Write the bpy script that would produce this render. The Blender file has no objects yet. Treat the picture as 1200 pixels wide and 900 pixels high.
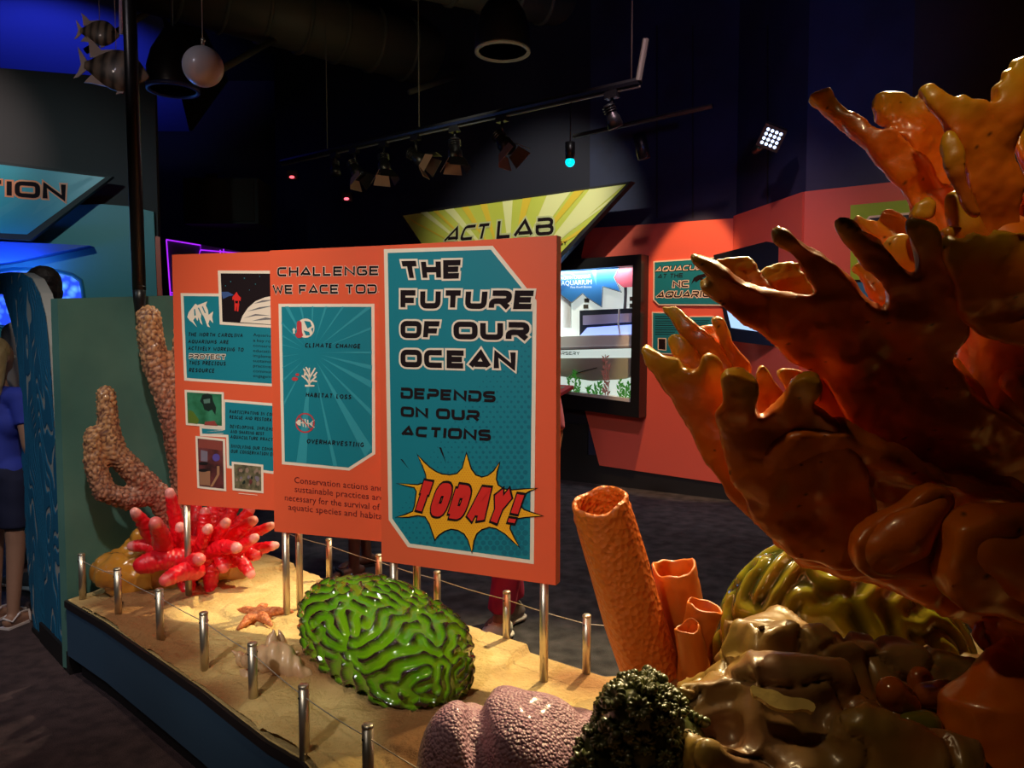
import bpy, bmesh, math, random
import numpy as np
from mathutils import Vector, Matrix, noise
from mathutils.geometry import tessellate_polygon
random.seed(7); np.random.seed(7)
scene = bpy.context.scene
COL = scene.collection
PI = math.pi
V = Vector

# ---------------------------------------------------------------- camera
CAMZ = 1.5
PITCH = math.atan(50/900)
cd = bpy.data.cameras.new('camera'); cam = bpy.data.objects.new('camera', cd); COL.objects.link(cam)
cam.location = (0, 0, CAMZ); cam.rotation_euler = (PI/2-PITCH, 0, 0)
cd.sensor_fit = 'HORIZONTAL'; cd.sensor_width = 36; cd.lens = 36*900/1200
cd.clip_start = .05; cd.clip_end = 100
scene.camera = cam

# ---------------------------------------------------------------- world, exposure, lights
wd = bpy.data.worlds.new('world'); scene.world = wd; wd.use_nodes = True
wd.node_tree.nodes['Background'].inputs[0].default_value = (.30, .38, .6, 1)
wd.node_tree.nodes['Background'].inputs[1].default_value = .012
scene.view_settings.view_transform = 'Standard'
scene.view_settings.look = 'None'
scene.view_settings.gamma = 1
scene.view_settings.exposure = 0.35

def spot(name, loc, target, watts, color, angle, blend=.5, radius=.05):
    l = bpy.data.lights.new(name, 'SPOT'); l.energy = watts; l.color = color
    l.spot_size = math.radians(angle); l.spot_blend = blend; l.shadow_soft_size = radius
    o = bpy.data.objects.new(name, l); COL.objects.link(o); o.location = loc
    o.rotation_euler = (V(target)-V(loc)).to_track_quat('-Z', 'Y').to_euler()
    return o
def area(name, loc, target, watts, color, sx, sy):
    l = bpy.data.lights.new(name, 'AREA'); l.energy = watts; l.color = color; l.shape = 'RECTANGLE'; l.size = sx; l.size_y = sy
    o = bpy.data.objects.new(name, l); COL.objects.link(o); o.location = loc
    o.rotation_euler = (V(target)-V(loc)).to_track_quat('-Z', 'Y').to_euler()
    return o
WARM = (1, .80, .52); NEUT = (1, .90, .78)
# track spots above the exhibit, plus added fills
spot('key_spot', (1.3, 4.6, 3.9), (-.15, 2.6, .4), 760, (1, .78, .40), 46, .5, .04)
spot('rear_spot', (2.3, 4.3, 4.1), (1.15, 2.0, 1.1), 420, (1, .76, .38), 40, .6, .05)
spot('red_spot', (-.6, 5.2, 3.9), (-1.3, 3.3, .5), 170, (1, .82, .58), 32, .6, .05)
spot('sign_spot', (-1.7, -.7, 3.7), (-.45, 2.95, 1.25), 340, (1, .93, .86), 36, .8, .10)
spot('left_spot', (-.6, .9, 3.9), (-1.75, 3.6, 1.0), 190, (1, .84, .68), 36, .9, .08)
spot('sand_spot', (-.9, 1.6, 4.0), (-.5, 2.6, .36), 60, WARM, 40, .8, .06)
spot('rock_spot', (-.25, 3.7, 4.0), (.98, 1.95, .45), 170, (1, .74, .36), 25, .8, .08)
spot('front_rock_fill', (-1.1, 1.3, 4.0), (1.0, 1.80, .30), 50, (1, .72, .38), 20, .9, .08)  # added front fill, lifts the rock out of its shadow
spot('visitor_fill', (-2.0, 3.3, 4.2), (-2.85, 4.6, 1.8), 40, (1, .88, .8), 24, .9, .06)  # added fill so the man's head is not too dark
# wall washers, plus added fills
spot('wall_spot', (1.30, 6.3, 4.3), (1.70, 7.45, 1.62), 330, (1, .58, .26), 27, .3, .03)
spot('wall_wash', (.7, 3.9, 4.4), (1.9, 7.2, 1.0), 150, (1, .62, .72), 48, .9, .08)
spot('wall_wash', (.9, 2.7, 4.4), (3.1, 5.5, 1.3), 110, (1, .80, .66), 46, .9, .08)
spot('blue_wash', (1.5, 3.6, 2.9), (1.9, 6.6, 4.0), 26, (.16, .28, 1), 80, .9, .05)
spot('banner_spot', (-.4, 5.2, 4.3), (.2, 8.1, 2.75), 300, (1, .95, .75), 44, .7, .05)
spot('left_wall_spot', (-3.3, 3.2, 3.6), (-4.2, 6.5, 2.3), 90, (.65, .95, 1), 60, .9, .05)
spot('left_grey_spot', (-3.9, 4.6, 4.0), (-5.0, 6.7, 3.1), 110, (1, .86, .80), 50, .9, .05)
spot('blue_ceiling_spot', (-5.2, 8.2, 3.4), (-5.6, 9.8, 5.1), 110, (.10, .14, 1), 80, .8, .05)
spot('fish_spot', (-2.6, 1.8, 3.3), (-2.15, 4.1, 3.15), 12, (1, .80, .72), 50, .8, .05)
spot('ball_spot', (-2.4, 2.0, 3.4), (-1.55, 3.9, 2.85), 9, (.9, .82, 1), 26, .8, .05)
spot('elk_spot', (.45, .5, 4.0), (1.26, 2.0, 2.02), 85, (1, .76, .42), 19, .7, .06)
spot('rear_floor_fill', (.9, 2.7, 4.2), (.02, 3.85, .1), 60, (1, .88, .76), 22, .8, .08)  # added warm spill for the shoes and floor behind the signs
spot('carpet_fill', (-2.6, .3, 4.2), (-2.3, 2.1, 0), 110, (1, .82, .74), 50, .9, .2)  # added faint warm fill for the carpet and plinth front
spot('fin_fill', (-3.6, 1.2, 3.6), (-2.2, 3.6, .9), 60, (.62, .82, 1), 40, .9, .08)  # added bluish fill from the left front, brings out the carved fin
spot('duct_fill', (-1.0, 5.6, 2.6), (-1.2, 8.2, 4.6), 14, (1, .92, .55), 90, 1, .2)  # added uplight, only there to make the duct visible
spot('pendant_fill', (-.1, 4.2, 1.9), (-.1, 5.7, 3.6), 14, (1, .95, .70), 40, 1, .1)  # added uplight, no such lamp; stands for floor bounce on the pendant
spot('floor_spot', (.5, 4.6, 4.3), (.4, 4.6, 0), 95, (1, .95, .92), 80, .9, .1)

# ---------------------------------------------------------------- geometry helpers
FW = V((0, math.cos(PITCH), -math.sin(PITCH))); UP = V((0, math.sin(PITCH), math.cos(PITCH)))
def ray(px, py):
    return V(((px-600)/900, 0, 0)) + UP*((450-py)/900) + FW
def at(px, py, Y):
    d = ray(px, py); return V((0, 0, CAMZ)) + d*(Y/d.y)
def onz(px, py, z=.36):
    d = ray(px, py); return V((0, 0, CAMZ)) + d*((z-CAMZ)/d.z)
def onplane(px, py, p0, n):
    d = ray(px, py); c = V((0, 0, CAMZ)); t = (V(p0)-c).dot(n)/d.dot(n); return c + d*t

ORG = {}
def tag(o, label=None, cat=None, group=None, kind=None):
    if label: o['label'] = label
    if cat: o['category'] = cat
    if group: o['group'] = group
    if kind: o['kind'] = kind
    return o
def thing(name, label, cat, loc=(0, 0, 0), group=None):
    o = bpy.data.objects.new(name, None); o.empty_display_size = .05; COL.objects.link(o); o.location = loc
    ORG[o] = V(loc)
    return tag(o, label, cat, group)
def mesh_from(verts, faces):
    me = bpy.data.meshes.new('m'); me.from_pydata([tuple(v) for v in verts], [], faces); me.update(); return me
def smooth(me, on=True):
    me.polygons.foreach_set('use_smooth', [on]*len(me.polygons)); me.update()
def put(name, me, mat, parent=None, sm=False, origin=None):
    """link mesh given in WORLD coordinates as one object; children are relative to the root's origin"""
    n = len(me.vertices); co = np.empty(n*3, np.float32); me.vertices.foreach_get('co', co); co = co.reshape(-1, 3)
    if parent is not None: org = ORG[parent]
    elif origin is not None: org = V(origin)
    else: org = V((float(co[:, 0].mean()), float(co[:, 1].mean()), float(co[:, 2].min())))
    co = co - np.array(org, np.float32); me.vertices.foreach_set('co', co.ravel()); me.update()
    o = bpy.data.objects.new(name, me); me.name = name; COL.objects.link(o)
    if parent is not None: o.parent = parent
    else: o.location = org
    ORG[o] = org
    if mat is not None: me.materials.append(mat)
    smooth(me, sm)
    return o
def copy_tree(o, parent=None):
    c = o.copy(); COL.objects.link(c); c.parent = parent
    ORG[c] = ORG.get(o)
    for ch in list(o.children): copy_tree(ch, c)
    return c

class MB:
    def __init__(s): s.v = []; s.f = []
    def add(s, vs, fs):
        b = len(s.v); s.v += [V(v) for v in vs]; s.f += [tuple(i+b for i in f) for f in fs]; return s
    def box(s, c, d, rz=0, M=None):
        x, y, z = d[0]/2, d[1]/2, d[2]/2
        R = M if M is not None else Matrix.Rotation(rz, 3, 'Z')
        vs = [V(c)+R@V((a*x, b*y, e*z)) for a in (-1, 1) for b in (-1, 1) for e in (-1, 1)]
        return s.add(vs, [(0, 1, 3, 2), (4, 6, 7, 5), (0, 4, 5, 1), (2, 3, 7, 6), (0, 2, 6, 4), (1, 5, 7, 3)])
    def hexa(s, a, b):   # a: 4 pts, b: 4 pts
        return s.add(list(a)+list(b), [(3, 2, 1, 0), (4, 5, 6, 7), (0, 1, 5, 4), (1, 2, 6, 5), (2, 3, 7, 6), (3, 0, 4, 7)])
    def tube(s, pts, r, n=12, caps=True, squash=None, dome=False):
        pts = [V(p) for p in pts]; m = len(pts)
        rs = list(r) if hasattr(r, '__len__') else [r]*m
        if dome:   # rounded end caps
            d0 = (pts[0]-pts[1]).normalized(); d1 = (pts[-1]-pts[-2]).normalized()
            P0 = [(pts[0]+d0*rs[0]*math.sin(a), rs[0]*math.cos(a)) for a in (1.35, 1.0, .55)]
            P1 = [(pts[-1]+d1*rs[-1]*math.sin(a), rs[-1]*math.cos(a)) for a in (.55, 1.0, 1.35)]
            pts = [p for p, _ in P0]+pts+[p for p, _ in P1]; rs = [q for _, q in P0]+rs+[q for _, q in P1]; m = len(pts)
        t0 = (pts[1]-pts[0]).normalized()
        u = t0.cross(V((0, 0, 1)) if abs(t0.z) < .9 else V((0, 1, 0))).normalized()
        vs = []
        for i, p in enumerate(pts):
            t = (pts[min(i+1, m-1)]-pts[max(i-1, 0)]).normalized()
            u = (u - t*u.dot(t)).normalized(); w = t.cross(u)
            for k in range(n):
                a = 2*PI*k/n; q = 1 if squash is None else squash
                vs.append(p+(u*math.cos(a)+w*math.sin(a)*q)*rs[i])
        fs = [(i*n+k, i*n+(k+1) % n, (i+1)*n+(k+1) % n, (i+1)*n+k) for i in range(m-1) for k in range(n)]
        if caps: fs += [tuple(range(n-1, -1, -1)), tuple((m-1)*n+k for k in range(n))]
        return s.add(vs, fs)
    def lathe(s, prof, c=(0, 0, 0), n=24, M=None):   # prof: (r, z)
        vs = []; c = V(c); R = M if M is not None else Matrix.Identity(3)
        for r, z in prof:
            for k in range(n):
                a = 2*PI*k/n; vs.append(c+R@V((r*math.cos(a), r*math.sin(a), z)))
        m = len(prof)
        fs = [(i*n+k, i*n+(k+1) % n, (i+1)*n+(k+1) % n, (i+1)*n+k) for i in range(m-1) for k in range(n)]
        fs += [tuple(range(n-1, -1, -1)), tuple((m-1)*n+k for k in range(n))]
        return s.add(vs, fs)
    def ball(s, c, r, n=16, M=None):
        r = r if hasattr(r, '__len__') else (r, r, r); c = V(c); R = M if M is not None else Matrix.Identity(3)
        h = n//2; vs = [c+R@V((0, 0, -r[2]))]
        for i in range(1, h):
            p = -PI/2+PI*i/h
            for k in range(n):
                a = 2*PI*k/n; vs.append(c+R@V((r[0]*math.cos(p)*math.cos(a), r[1]*math.cos(p)*math.sin(a), r[2]*math.sin(p))))
        vs.append(c+R@V((0, 0, r[2]))); t = len(vs)-1
        fs = [(0, 1+(k+1) % n, 1+k) for k in range(n)]
        for i in range(h-2):
            for k in range(n):
                a = 1+i*n; fs.append((a+k, a+(k+1) % n, a+n+(k+1) % n, a+n+k))
        a = 1+(h-2)*n; fs += [(a+k, a+(k+1) % n, t) for k in range(n)]
        return s.add(vs, fs)
    def prism(s, pts, off):   # pts: planar 3D loop, extruded by vector off
        m = len(pts); tri = tessellate_polygon([[V(p) for p in pts]])
        vs = [V(p) for p in pts]+[V(p)+V(off) for p in pts]
        # keep winding consistent
        fs = [tuple(t) for t in tri]+[tuple(i+m for i in reversed(t)) for t in tri]
        fs += [(i, (i+1) % m, (i+1) % m+m, i+m) for i in range(m)]
        return s.add(vs, fs)
    def mesh(s): return mesh_from(s.v, s.f)
    def build(s, name, mat, parent=None, sm=False, origin=None, fix=True):
        me = s.mesh()
        if fix:
            bm = bmesh.new(); bm.from_mesh(me); bmesh.ops.recalc_face_normals(bm, faces=bm.faces); bm.to_mesh(me); bm.free()
        return put(name, me, mat, parent, sm, origin)

def evaluated(me, mods):
    o = bpy.data.objects.new('tmp', me); COL.objects.link(o)
    for t, kw in mods:
        m = o.modifiers.new('x', t)
        for k, v in kw.items(): setattr(m, k, v)
    dg = bpy.context.evaluated_depsgraph_get(); dg.update()
    r = bpy.data.meshes.new_from_object(o.evaluated_get(dg))
    bpy.data.objects.remove(o); return r
def remesh(me, vox, it=6, fac=.5):
    return evaluated(me, [('REMESH', dict(mode='VOXEL', voxel_size=vox)), ('SMOOTH', dict(factor=fac, iterations=it))])
def vco(me):
    co = np.empty(len(me.vertices)*3, np.float32); me.vertices.foreach_get('co', co); return co.reshape(-1, 3)
def vno(me):
    co = np.empty(len(me.vertices)*3, np.float32); me.vertex_normals.foreach_get('vector', co); return co.reshape(-1, 3)
def displace(me, fn):
    co = vco(me); no = vno(me)
    d = np.array([fn(V(c.tolist())) for c in co], np.float32)
    co = co+no*d[:, None]; me.vertices.foreach_set('co', co.ravel()); me.update(); return d
def attr(me, name, vals):
    a = me.attributes.new(name, 'FLOAT', 'POINT'); a.data.foreach_set('value', np.asarray(vals, np.float32))
def fbm(p, s, o=3):
    return noise.fractal(p*s, 1.0, 2.0, o)
def rounded(pts, k=2):   # Chaikin on a closed loop
    for _ in range(k):
        q = []
        for i in range(len(pts)):
            a = pts[i]; b = pts[(i+1) % len(pts)]
            q += [(a[0]*.75+b[0]*.25, a[1]*.75+b[1]*.25), (a[0]*.25+b[0]*.75, a[1]*.25+b[1]*.75)]
        pts = q
    return pts

# ---------------------------------------------------------------- materials
def mat(name, col, rough=.5, metal=0, coat=0, spec=.5, emit=None, es=1, sss=0, bump=None, var=None, coat_rough=.1):
    """bump=(scale, strength, distance) noise relief; var=(colour2, scale, contrast) mottling"""
    m = bpy.data.materials.new(name); m.use_nodes = True; nt = m.node_tree; b = nt.nodes['Principled BSDF']
    b.inputs['Base Color'].default_value = (*col, 1); b.inputs['Roughness'].default_value = rough
    b.inputs['Metallic'].default_value = metal; b.inputs['Coat Weight'].default_value = coat
    b.inputs['Coat Roughness'].default_value = coat_rough
    b.inputs['Specular IOR Level'].default_value = spec
    if emit: b.inputs['Emission Color'].default_value = (*emit, 1); b.inputs['Emission Strength'].default_value = es
    if sss: b.inputs['Subsurface Weight'].default_value = sss; b.inputs['Subsurface Radius'].default_value = (.03, .012, .004); b.inputs['Subsurface Scale'].default_value = 1
    tc = None
    if bump or var:
        tc = nt.nodes.new('ShaderNodeTexCoord')
    if var:
        n = nt.nodes.new('ShaderNodeTexNoise'); n.inputs['Scale'].default_value = var[1]; n.inputs['Detail'].default_value = 5
        nt.links.new(tc.outputs['Object'], n.inputs['Vector'])
        r = nt.nodes.new('ShaderNodeValToRGB'); h = .5*(1-var[2])
        r.color_ramp.elements[0].position = h; r.color_ramp.elements[1].position = 1-h
        r.color_ramp.elements[0].color = (*col, 1); r.color_ramp.elements[1].color = (*var[0], 1)
        nt.links.new(n.outputs['Fac'], r.inputs['Fac']); nt.links.new(r.outputs['Color'], b.inputs['Base Color'])
        m['ramp'] = r.name
    if bump:
        n = nt.nodes.new('ShaderNodeTexNoise'); n.inputs['Scale'].default_value = bump[0]; n.inputs['Detail'].default_value = 6
        nt.links.new(tc.outputs['Object'], n.inputs['Vector'])
        bp = nt.nodes.new('ShaderNodeBump'); bp.inputs['Strength'].default_value = bump[1]; bp.inputs['Distance'].default_value = bump[2]
        nt.links.new(n.outputs['Fac'], bp.inputs['Height']); nt.links.new(bp.outputs['Normal'], b.inputs['Normal'])
    return m
def attr_mix(m, aname, col2, lo=0., hi=1.):
    """mix the material's colour towards col2 by a painted point attribute"""
    nt = m.node_tree; b = nt.nodes['Principled BSDF']
    a = nt.nodes.new('ShaderNodeAttribute'); a.attribute_name = aname
    mr = nt.nodes.new('ShaderNodeMapRange'); mr.inputs['From Min'].default_value = lo; mr.inputs['From Max'].default_value = hi
    nt.links.new(a.outputs['Fac'], mr.inputs['Value'])
    mx = nt.nodes.new('ShaderNodeMix'); mx.data_type = 'RGBA'
    bc = b.inputs['Base Color']
    if bc.is_linked: nt.links.new(bc.links[0].from_socket, mx.inputs[6])
    else: mx.inputs[6].default_value = bc.default_value
    mx.inputs[7].default_value = (*col2, 1)
    nt.links.new(mr.outputs[0], mx.inputs[0]); nt.links.new(mx.outputs[2], bc)
    return m
def voronoi_bump(m, scale, strength, dist, invert=True):
    nt = m.node_tree; b = nt.nodes['Principled BSDF']
    tc = nt.nodes.new('ShaderNodeTexCoord'); vz = nt.nodes.new('ShaderNodeTexVoronoi'); vz.inputs['Scale'].default_value = scale
    nt.links.new(tc.outputs['Object'], vz.inputs['Vector'])
    bp = nt.nodes.new('ShaderNodeBump'); bp.invert = invert; bp.inputs['Strength'].default_value = strength; bp.inputs['Distance'].default_value = dist
    nt.links.new(vz.outputs['Distance'], bp.inputs['Height'])
    if b.inputs['Normal'].is_linked: nt.links.new(b.inputs['Normal'].links[0].from_socket, bp.inputs['Normal'])
    nt.links.new(bp.outputs['Normal'], b.inputs['Normal'])
    return m

M = {}
M['black'] = mat('black_paint', (.012, .012, .013), .6)
M['satin_black'] = mat('satin_black', (.01, .01, .011), .35)
M['ceiling'] = mat('ceiling_paint', (.010, .010, .010), .8, bump=(3, .3, .02))
M['duct'] = mat('duct_paint', (.075, .070, .048), .6)
M['navy'] = mat('navy_wall_light_patches', (.012, .014, .036), .6, var=((.030, .040, .11), 1.7, .5))  # patchy blue light put into the colour as mottling over navy paint
M['dark_wall'] = mat('dark_wall_paint', (.036, .029, .029), .7)
M['orange'] = mat('orange_print', (.80, .115, .045), .42)
M['coral_wall'] = mat('coral_wall_paint', (.76, .13, .085), .45)
M['teal'] = mat('teal_print', (.010, .215, .285), .40)
M['teal_dot'] = mat('teal_dot_print', (.008, .145, .215), .40)
M['teal_ray'] = mat('teal_ray_print', (.035, .32, .40), .40)
M['cream'] = mat('cream_print', (.86, .74, .60), .45)
M['ink'] = mat('ink_print', (.012, .006, .008), .75, spec=.15)
M['maroon_ink'] = mat('maroon_ink', (.13, .008, .012), .5)
M['red_print'] = mat('red_print', (.72, .028, .022), .4)
M['yellow_print'] = mat('yellow_print', (.92, .45, .02), .4)
M['amber_dot'] = mat('amber_dot_print', (.85, .30, .01), .4)
M['edge'] = mat('board_edge', (.30, .06, .03), .6)
M['steel'] = mat('brushed_steel', (.66, .58, .46), .36, .9, bump=(60, .05, .001))
M['wire'] = mat('steel_wire', (.5, .45, .38), .5, .5)
M['rim'] = mat('dark_rim', (.018, .014, .015), .45)
M['fascia'] = mat('blue_fascia', (.038, .088, .155), .55)
M['toe'] = mat('toe_kick', (.008, .007, .008), .6)
M['teal_wall'] = mat('teal_sponge_paint', (.055, .165, .15), .7, var=((.12, .27, .225), 2.5, .5), bump=(8, .15, .01))
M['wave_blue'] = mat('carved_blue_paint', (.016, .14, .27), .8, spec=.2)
attr_mix(M['wave_blue'], 'groove', (.004, .020, .045))  # shade inside the grooves put into the colour as darker blue
M['cap_edge'] = mat('cap_edge', (.42, .42, .40), .6)
M['carpet'] = mat('charcoal_carpet', (.018, .018, .022), .95, var=((.075, .07, .075), 9, .35), bump=(220, .8, .01))
M['carpet_red'] = mat('maroon_carpet', (.050, .028, .032), .95, var=((.10, .058, .060), 14, .3), bump=(180, .9, .012))
M['sand'] = mat('sand_resin', (.52, .34, .11), .85, var=((.84, .64, .28), 7, .7), bump=(60, .9, .010))
attr_mix(M['sand'], 'stain', (.32, .15, .05))
M['white'] = mat('white_plastic', (.75, .76, .74), .4)
# ---------------------------------------------------------------- flat boards and print
class Plate:
    """vertical board: left-bottom and right-bottom ground points; prints are placed on its front face"""
    def __init__(s, a, b):
        s.a = V((a[0], a[1], 0)); s.b = V((b[0], b[1], 0)); s.e = (s.b-s.a).normalized()
        s.n = V((s.e.y, -s.e.x, 0))
        if s.n.dot(V((0, 0, 0))-s.a) < 0: s.n = -s.n
    def P(s, px, py, off=0.0):
        return onplane(px, py, s.a+s.n*off, s.n)
    def Q(s, px, py, off=0.0):      # found on the face itself, then lifted straight off it
        return onplane(px, py, s.a, s.n)+s.n*off
def decal(name, plate, pts, m, off, parent, k=0):
    if k: pts = rounded(pts, k)
    P = [plate.Q(x, y, off) for x, y in pts]
    tri = tessellate_polygon([P])
    me = mesh_from(P, [tuple(t) for t in tri])
    bm = bmesh.new(); bm.from_mesh(me)
    for f in bm.faces:
        if f.normal.dot(plate.n) < 0: f.normal_flip()
    bm.to_mesh(me); bm.free()
    return put(name, me, m, parent)
def poly_offset(pts, d, lim=3.5):
    n = len(pts); area_ = sum(pts[i][0]*pts[(i+1) % n][1]-pts[(i+1) % n][0]*pts[i][1] for i in range(n))
    s = 1 if area_ > 0 else -1; out = []
    for i in range(n):
        a, b, c = V(pts[i-1]), V(pts[i]), V(pts[(i+1) % n])
        u = (b-a).normalized(); w = (c-b).normalized()
        n1 = V((u.y, -u.x))*s; n2 = V((w.y, -w.x))*s; m_ = n1+n2
        if m_.length < 1e-6: out.append((b.x, b.y)); continue
        m_.normalize(); k = d/max(m_.dot(n1), 1/lim); out.append((b.x+m_.x*k, b.y+m_.y*k))
    return out

# stroke letters: centre lines in a unit square; R = rounded corners, S = sharp
T1 = {
 'A': (1.3, [('S', [(0, 0), (.56, 1), (1, 0)]), ('S', [(.22, .16), (.86, .16)])]),
 'B': (1.15, [('S', [(0, 1), (.55, 1)]), ('R', [(.0, 1), (.95, 1), (.95, .52), (.2, .52)]), ('R', [(.0, .52), (1, .52), (1, 0), (0, 0), (0, .62)])]),
 'C': (1.2, [('R', [(1, 1), (0, 1), (0, 0), (1, 0)])]),
 'D': (1.2, [('R', [(-.1, 1), (1, 1), (1, 0), (-.1, 0)]), ('S', [(0, .62), (0, 0)])]),
 'E': (1.1, [('S', [(1.04, 1), (0, 1), (0, 0), (1, 0)]), ('S', [(0, .5), (.92, .5)])]),
 'F': (1.05, [('S', [(1, 1), (0, 1), (0, -.12)]), ('S', [(0, .42), (.88, .42)])]),
 'G': (1.2, [('R', [(1, 1), (0, 1), (0, 0), (1, 0), (1, .5), (.5, .5)])]),
 'H': (1.15, [('S', [(0, 1.12), (0, -.12)]), ('S', [(1, 1.12), (1, -.12)]), ('S', [(0, .5), (1, .5)])]),
 'I': (.3, [('S', [(.5, 1.12), (.5, -.12)])]),
 'L': (1.0, [('S', [(0, 1.12), (0, 0), (1, 0)])]),
 'M': (1.4, [('S', [(0, -.1), (0, 1), (.5, .3), (1, 1), (1, -.1)])]),
 'N': (1.2, [('S', [(0, -.12), (0, 1), (1, 0), (1, 1.12)])]),
 'O': (1.3, [('RC', [(0, 1), (1, 1), (1, 0), (0, 0)])]),
 'P': (1.15, [('R', [(0, 1), (1, 1), (1, .4), (0, .4)]), ('S', [(0, .52), (0, -.12)])]),
 'Q': (1.3, [('RC', [(0, 1), (1, 1), (1, 0), (0, 0)]), ('S', [(.6, .3), (1, -.05)])]),
 'R': (1.2, [('R', [(0, 1), (1, 1), (1, .4), (0, .4), (0, -.12)]), ('S', [(.55, .4), (1.0, -.1)])]),
 'S': (1.15, [('R', [(1, 1), (0, 1), (0, .5), (1, .5), (1, 0), (0, 0)])]),
 'T': (1.15, [('S', [(0, 1), (1, 1)]), ('S', [(.5, 1), (.5, -.12)])]),
 'U': (1.2, [('R', [(0, 1.12), (0, 0), (1, 0), (1, 1.12)])]),
 'V': (1.1, [('S', [(0, 1), (.5, 0), (1, 1)])]),
 'W': (1.5, [('S', [(0, 1.1), (.27, 0), (.5, .8), (.73, 0), (1, 1.1)])]),
 'Y': (1.15, [('S', [(0, 1.1), (.5, .45), (1, 1.1)]), ('S', [(.5, .5), (.5, -.12)])]),
 '!': (.3, [('S', [(.62, 1.1), (.5, .38)]), ('S', [(.42, .1), (.38, -.1)])]),
}
T2 = dict(T1)
T2.update({
 'A': (.8, [('S', [(0, 0), (.5, 1), (1, 0)]), ('S', [(.2, .36), (.82, .36)])]),
 'B': (.65, [('S', [(0, 0), (0, 1)]), ('S', [(0, 1), (.8, .9), (.8, .62), (0, .52), (1, .4), (1, .1), (0, 0)])]),
 'C': (.7, [('S', [(1, .85), (.6, 1), (.15, .8), (0, .4), (.3, 0), (1, .08)])]),
 'D': (.7, [('S', [(0, 0), (0, 1), (.7, .85), (1, .45), (.7, .1), (0, 0)])]),
 'E': (.6, [('S', [(1, 1), (0, 1), (0, 0), (1, 0)]), ('S', [(0, .5), (.85, .5)])]),
 'F': (.6, [('S', [(1, 1), (0, 1), (0, 0)]), ('S', [(0, .5), (.85, .5)])]),
 'G': (.75, [('S', [(.95, .85), (.5, 1), (.08, .7), (.1, .2), (.5, 0), (.95, .15), (.95, .45), (.55, .45)])]),
 'H': (.7, [('S', [(0, 1), (0, 0)]), ('S', [(1, 1), (1, 0)]), ('S', [(0, .5), (1, .5)])]),
 'I': (.45, [('S', [(.5, 1), (.5, 0)]), ('S', [(0, 1), (1, 1)]), ('S', [(0, 0), (1, 0)])]),
 'J': (.6, [('S', [(1, 1), (1, .2), (.6, 0), (0, .15)])]),
 'K': (.7, [('S', [(0, 1), (0, 0)]), ('S', [(.95, 1), (.05, .45), (1, 0)])]),
 'L': (.55, [('S', [(0, 1), (0, 0), (1, 0)])]),
 'M': (.9, [('S', [(0, 0), (.15, 1), (.5, .35), (.85, 1), (1, 0)])]),
 'N': (.75, [('S', [(0, 0), (0, 1), (1, 0), (1, 1)])]),
 'O': (.8, [('S', [(.5, 1), (.1, .8), (0, .45), (.2, .08), (.5, 0), (.85, .15), (1, .5), (.85, .88), (.5, 1)])]),
 'P': (.65, [('S', [(0, 0), (0, 1), (.8, .95), (1, .7), (.7, .45), (0, .4)])]),
 'Q': (.8, [('S', [(.5, 1), (.1, .8), (0, .45), (.2, .08), (.5, 0), (.85, .15), (1, .5), (.85, .88), (.5, 1)]), ('S', [(.6, .3), (1.05, -.1)])]),
 'R': (.7, [('S', [(0, 0), (0, 1), (.8, .95), (.95, .72), (.6, .48), (.05, .42)]), ('S', [(.35, .45), (1, 0)])]),
 'S': (.65, [('S', [(.95, .88), (.5, 1), (.08, .78), (.3, .55), (.8, .42), (1, .2), (.55, 0), (0, .1)])]),
 'T': (.7, [('S', [(0, 1), (1, 1)]), ('S', [(.5, 1), (.5, 0)])]),
 'U': (.7, [('S', [(0, 1), (.02, .3), (.3, 0), (.7, 0), (1, .3), (1, 1)])]),
 'V': (.75, [('S', [(0, 1), (.45, 0), (1, 1)])]),
 'W': (1.0, [('S', [(0, 1), (.25, 0), (.5, .7), (.75, 0), (1, 1)])]),
 'X': (.7, [('S', [(0, 0), (1, 1)]), ('S', [(0, 1), (1, 0)])]),
 'Y': (.7, [('S', [(0, 1), (.5, .5)]), ('S', [(1, 1), (.3, 0)])]),
 '.': (.2, [('S', [(.3, .0), (.6, .0)])]), ',': (.2, [('S', [(.5, .08), (.3, -.15)])]),
})
def round_path(pts, r, closed, asp):
    out = []; n = len(pts)
    for i, p in enumerate(pts):
        if not closed and i in (0, n-1): out.append(p); continue
        a = V((pts[i-1][0]*asp, pts[i-1][1])); b = V((p[0]*asp, p[1])); c = V((pts[(i+1) % n][0]*asp, pts[(i+1) % n][1]))
        ra = min(r, (a-b).length*.48); rc = min(r, (c-b).length*.48)
        p1 = b+(a-b).normalized()*ra; p2 = b+(c-b).normalized()*rc
        for t in (0, .25, .5, .75, 1):
            q = p1*(1-t)**2+b*2*t*(1-t)+p2*t*t; out.append((q.x/asp, q.y))
    return out
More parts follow.
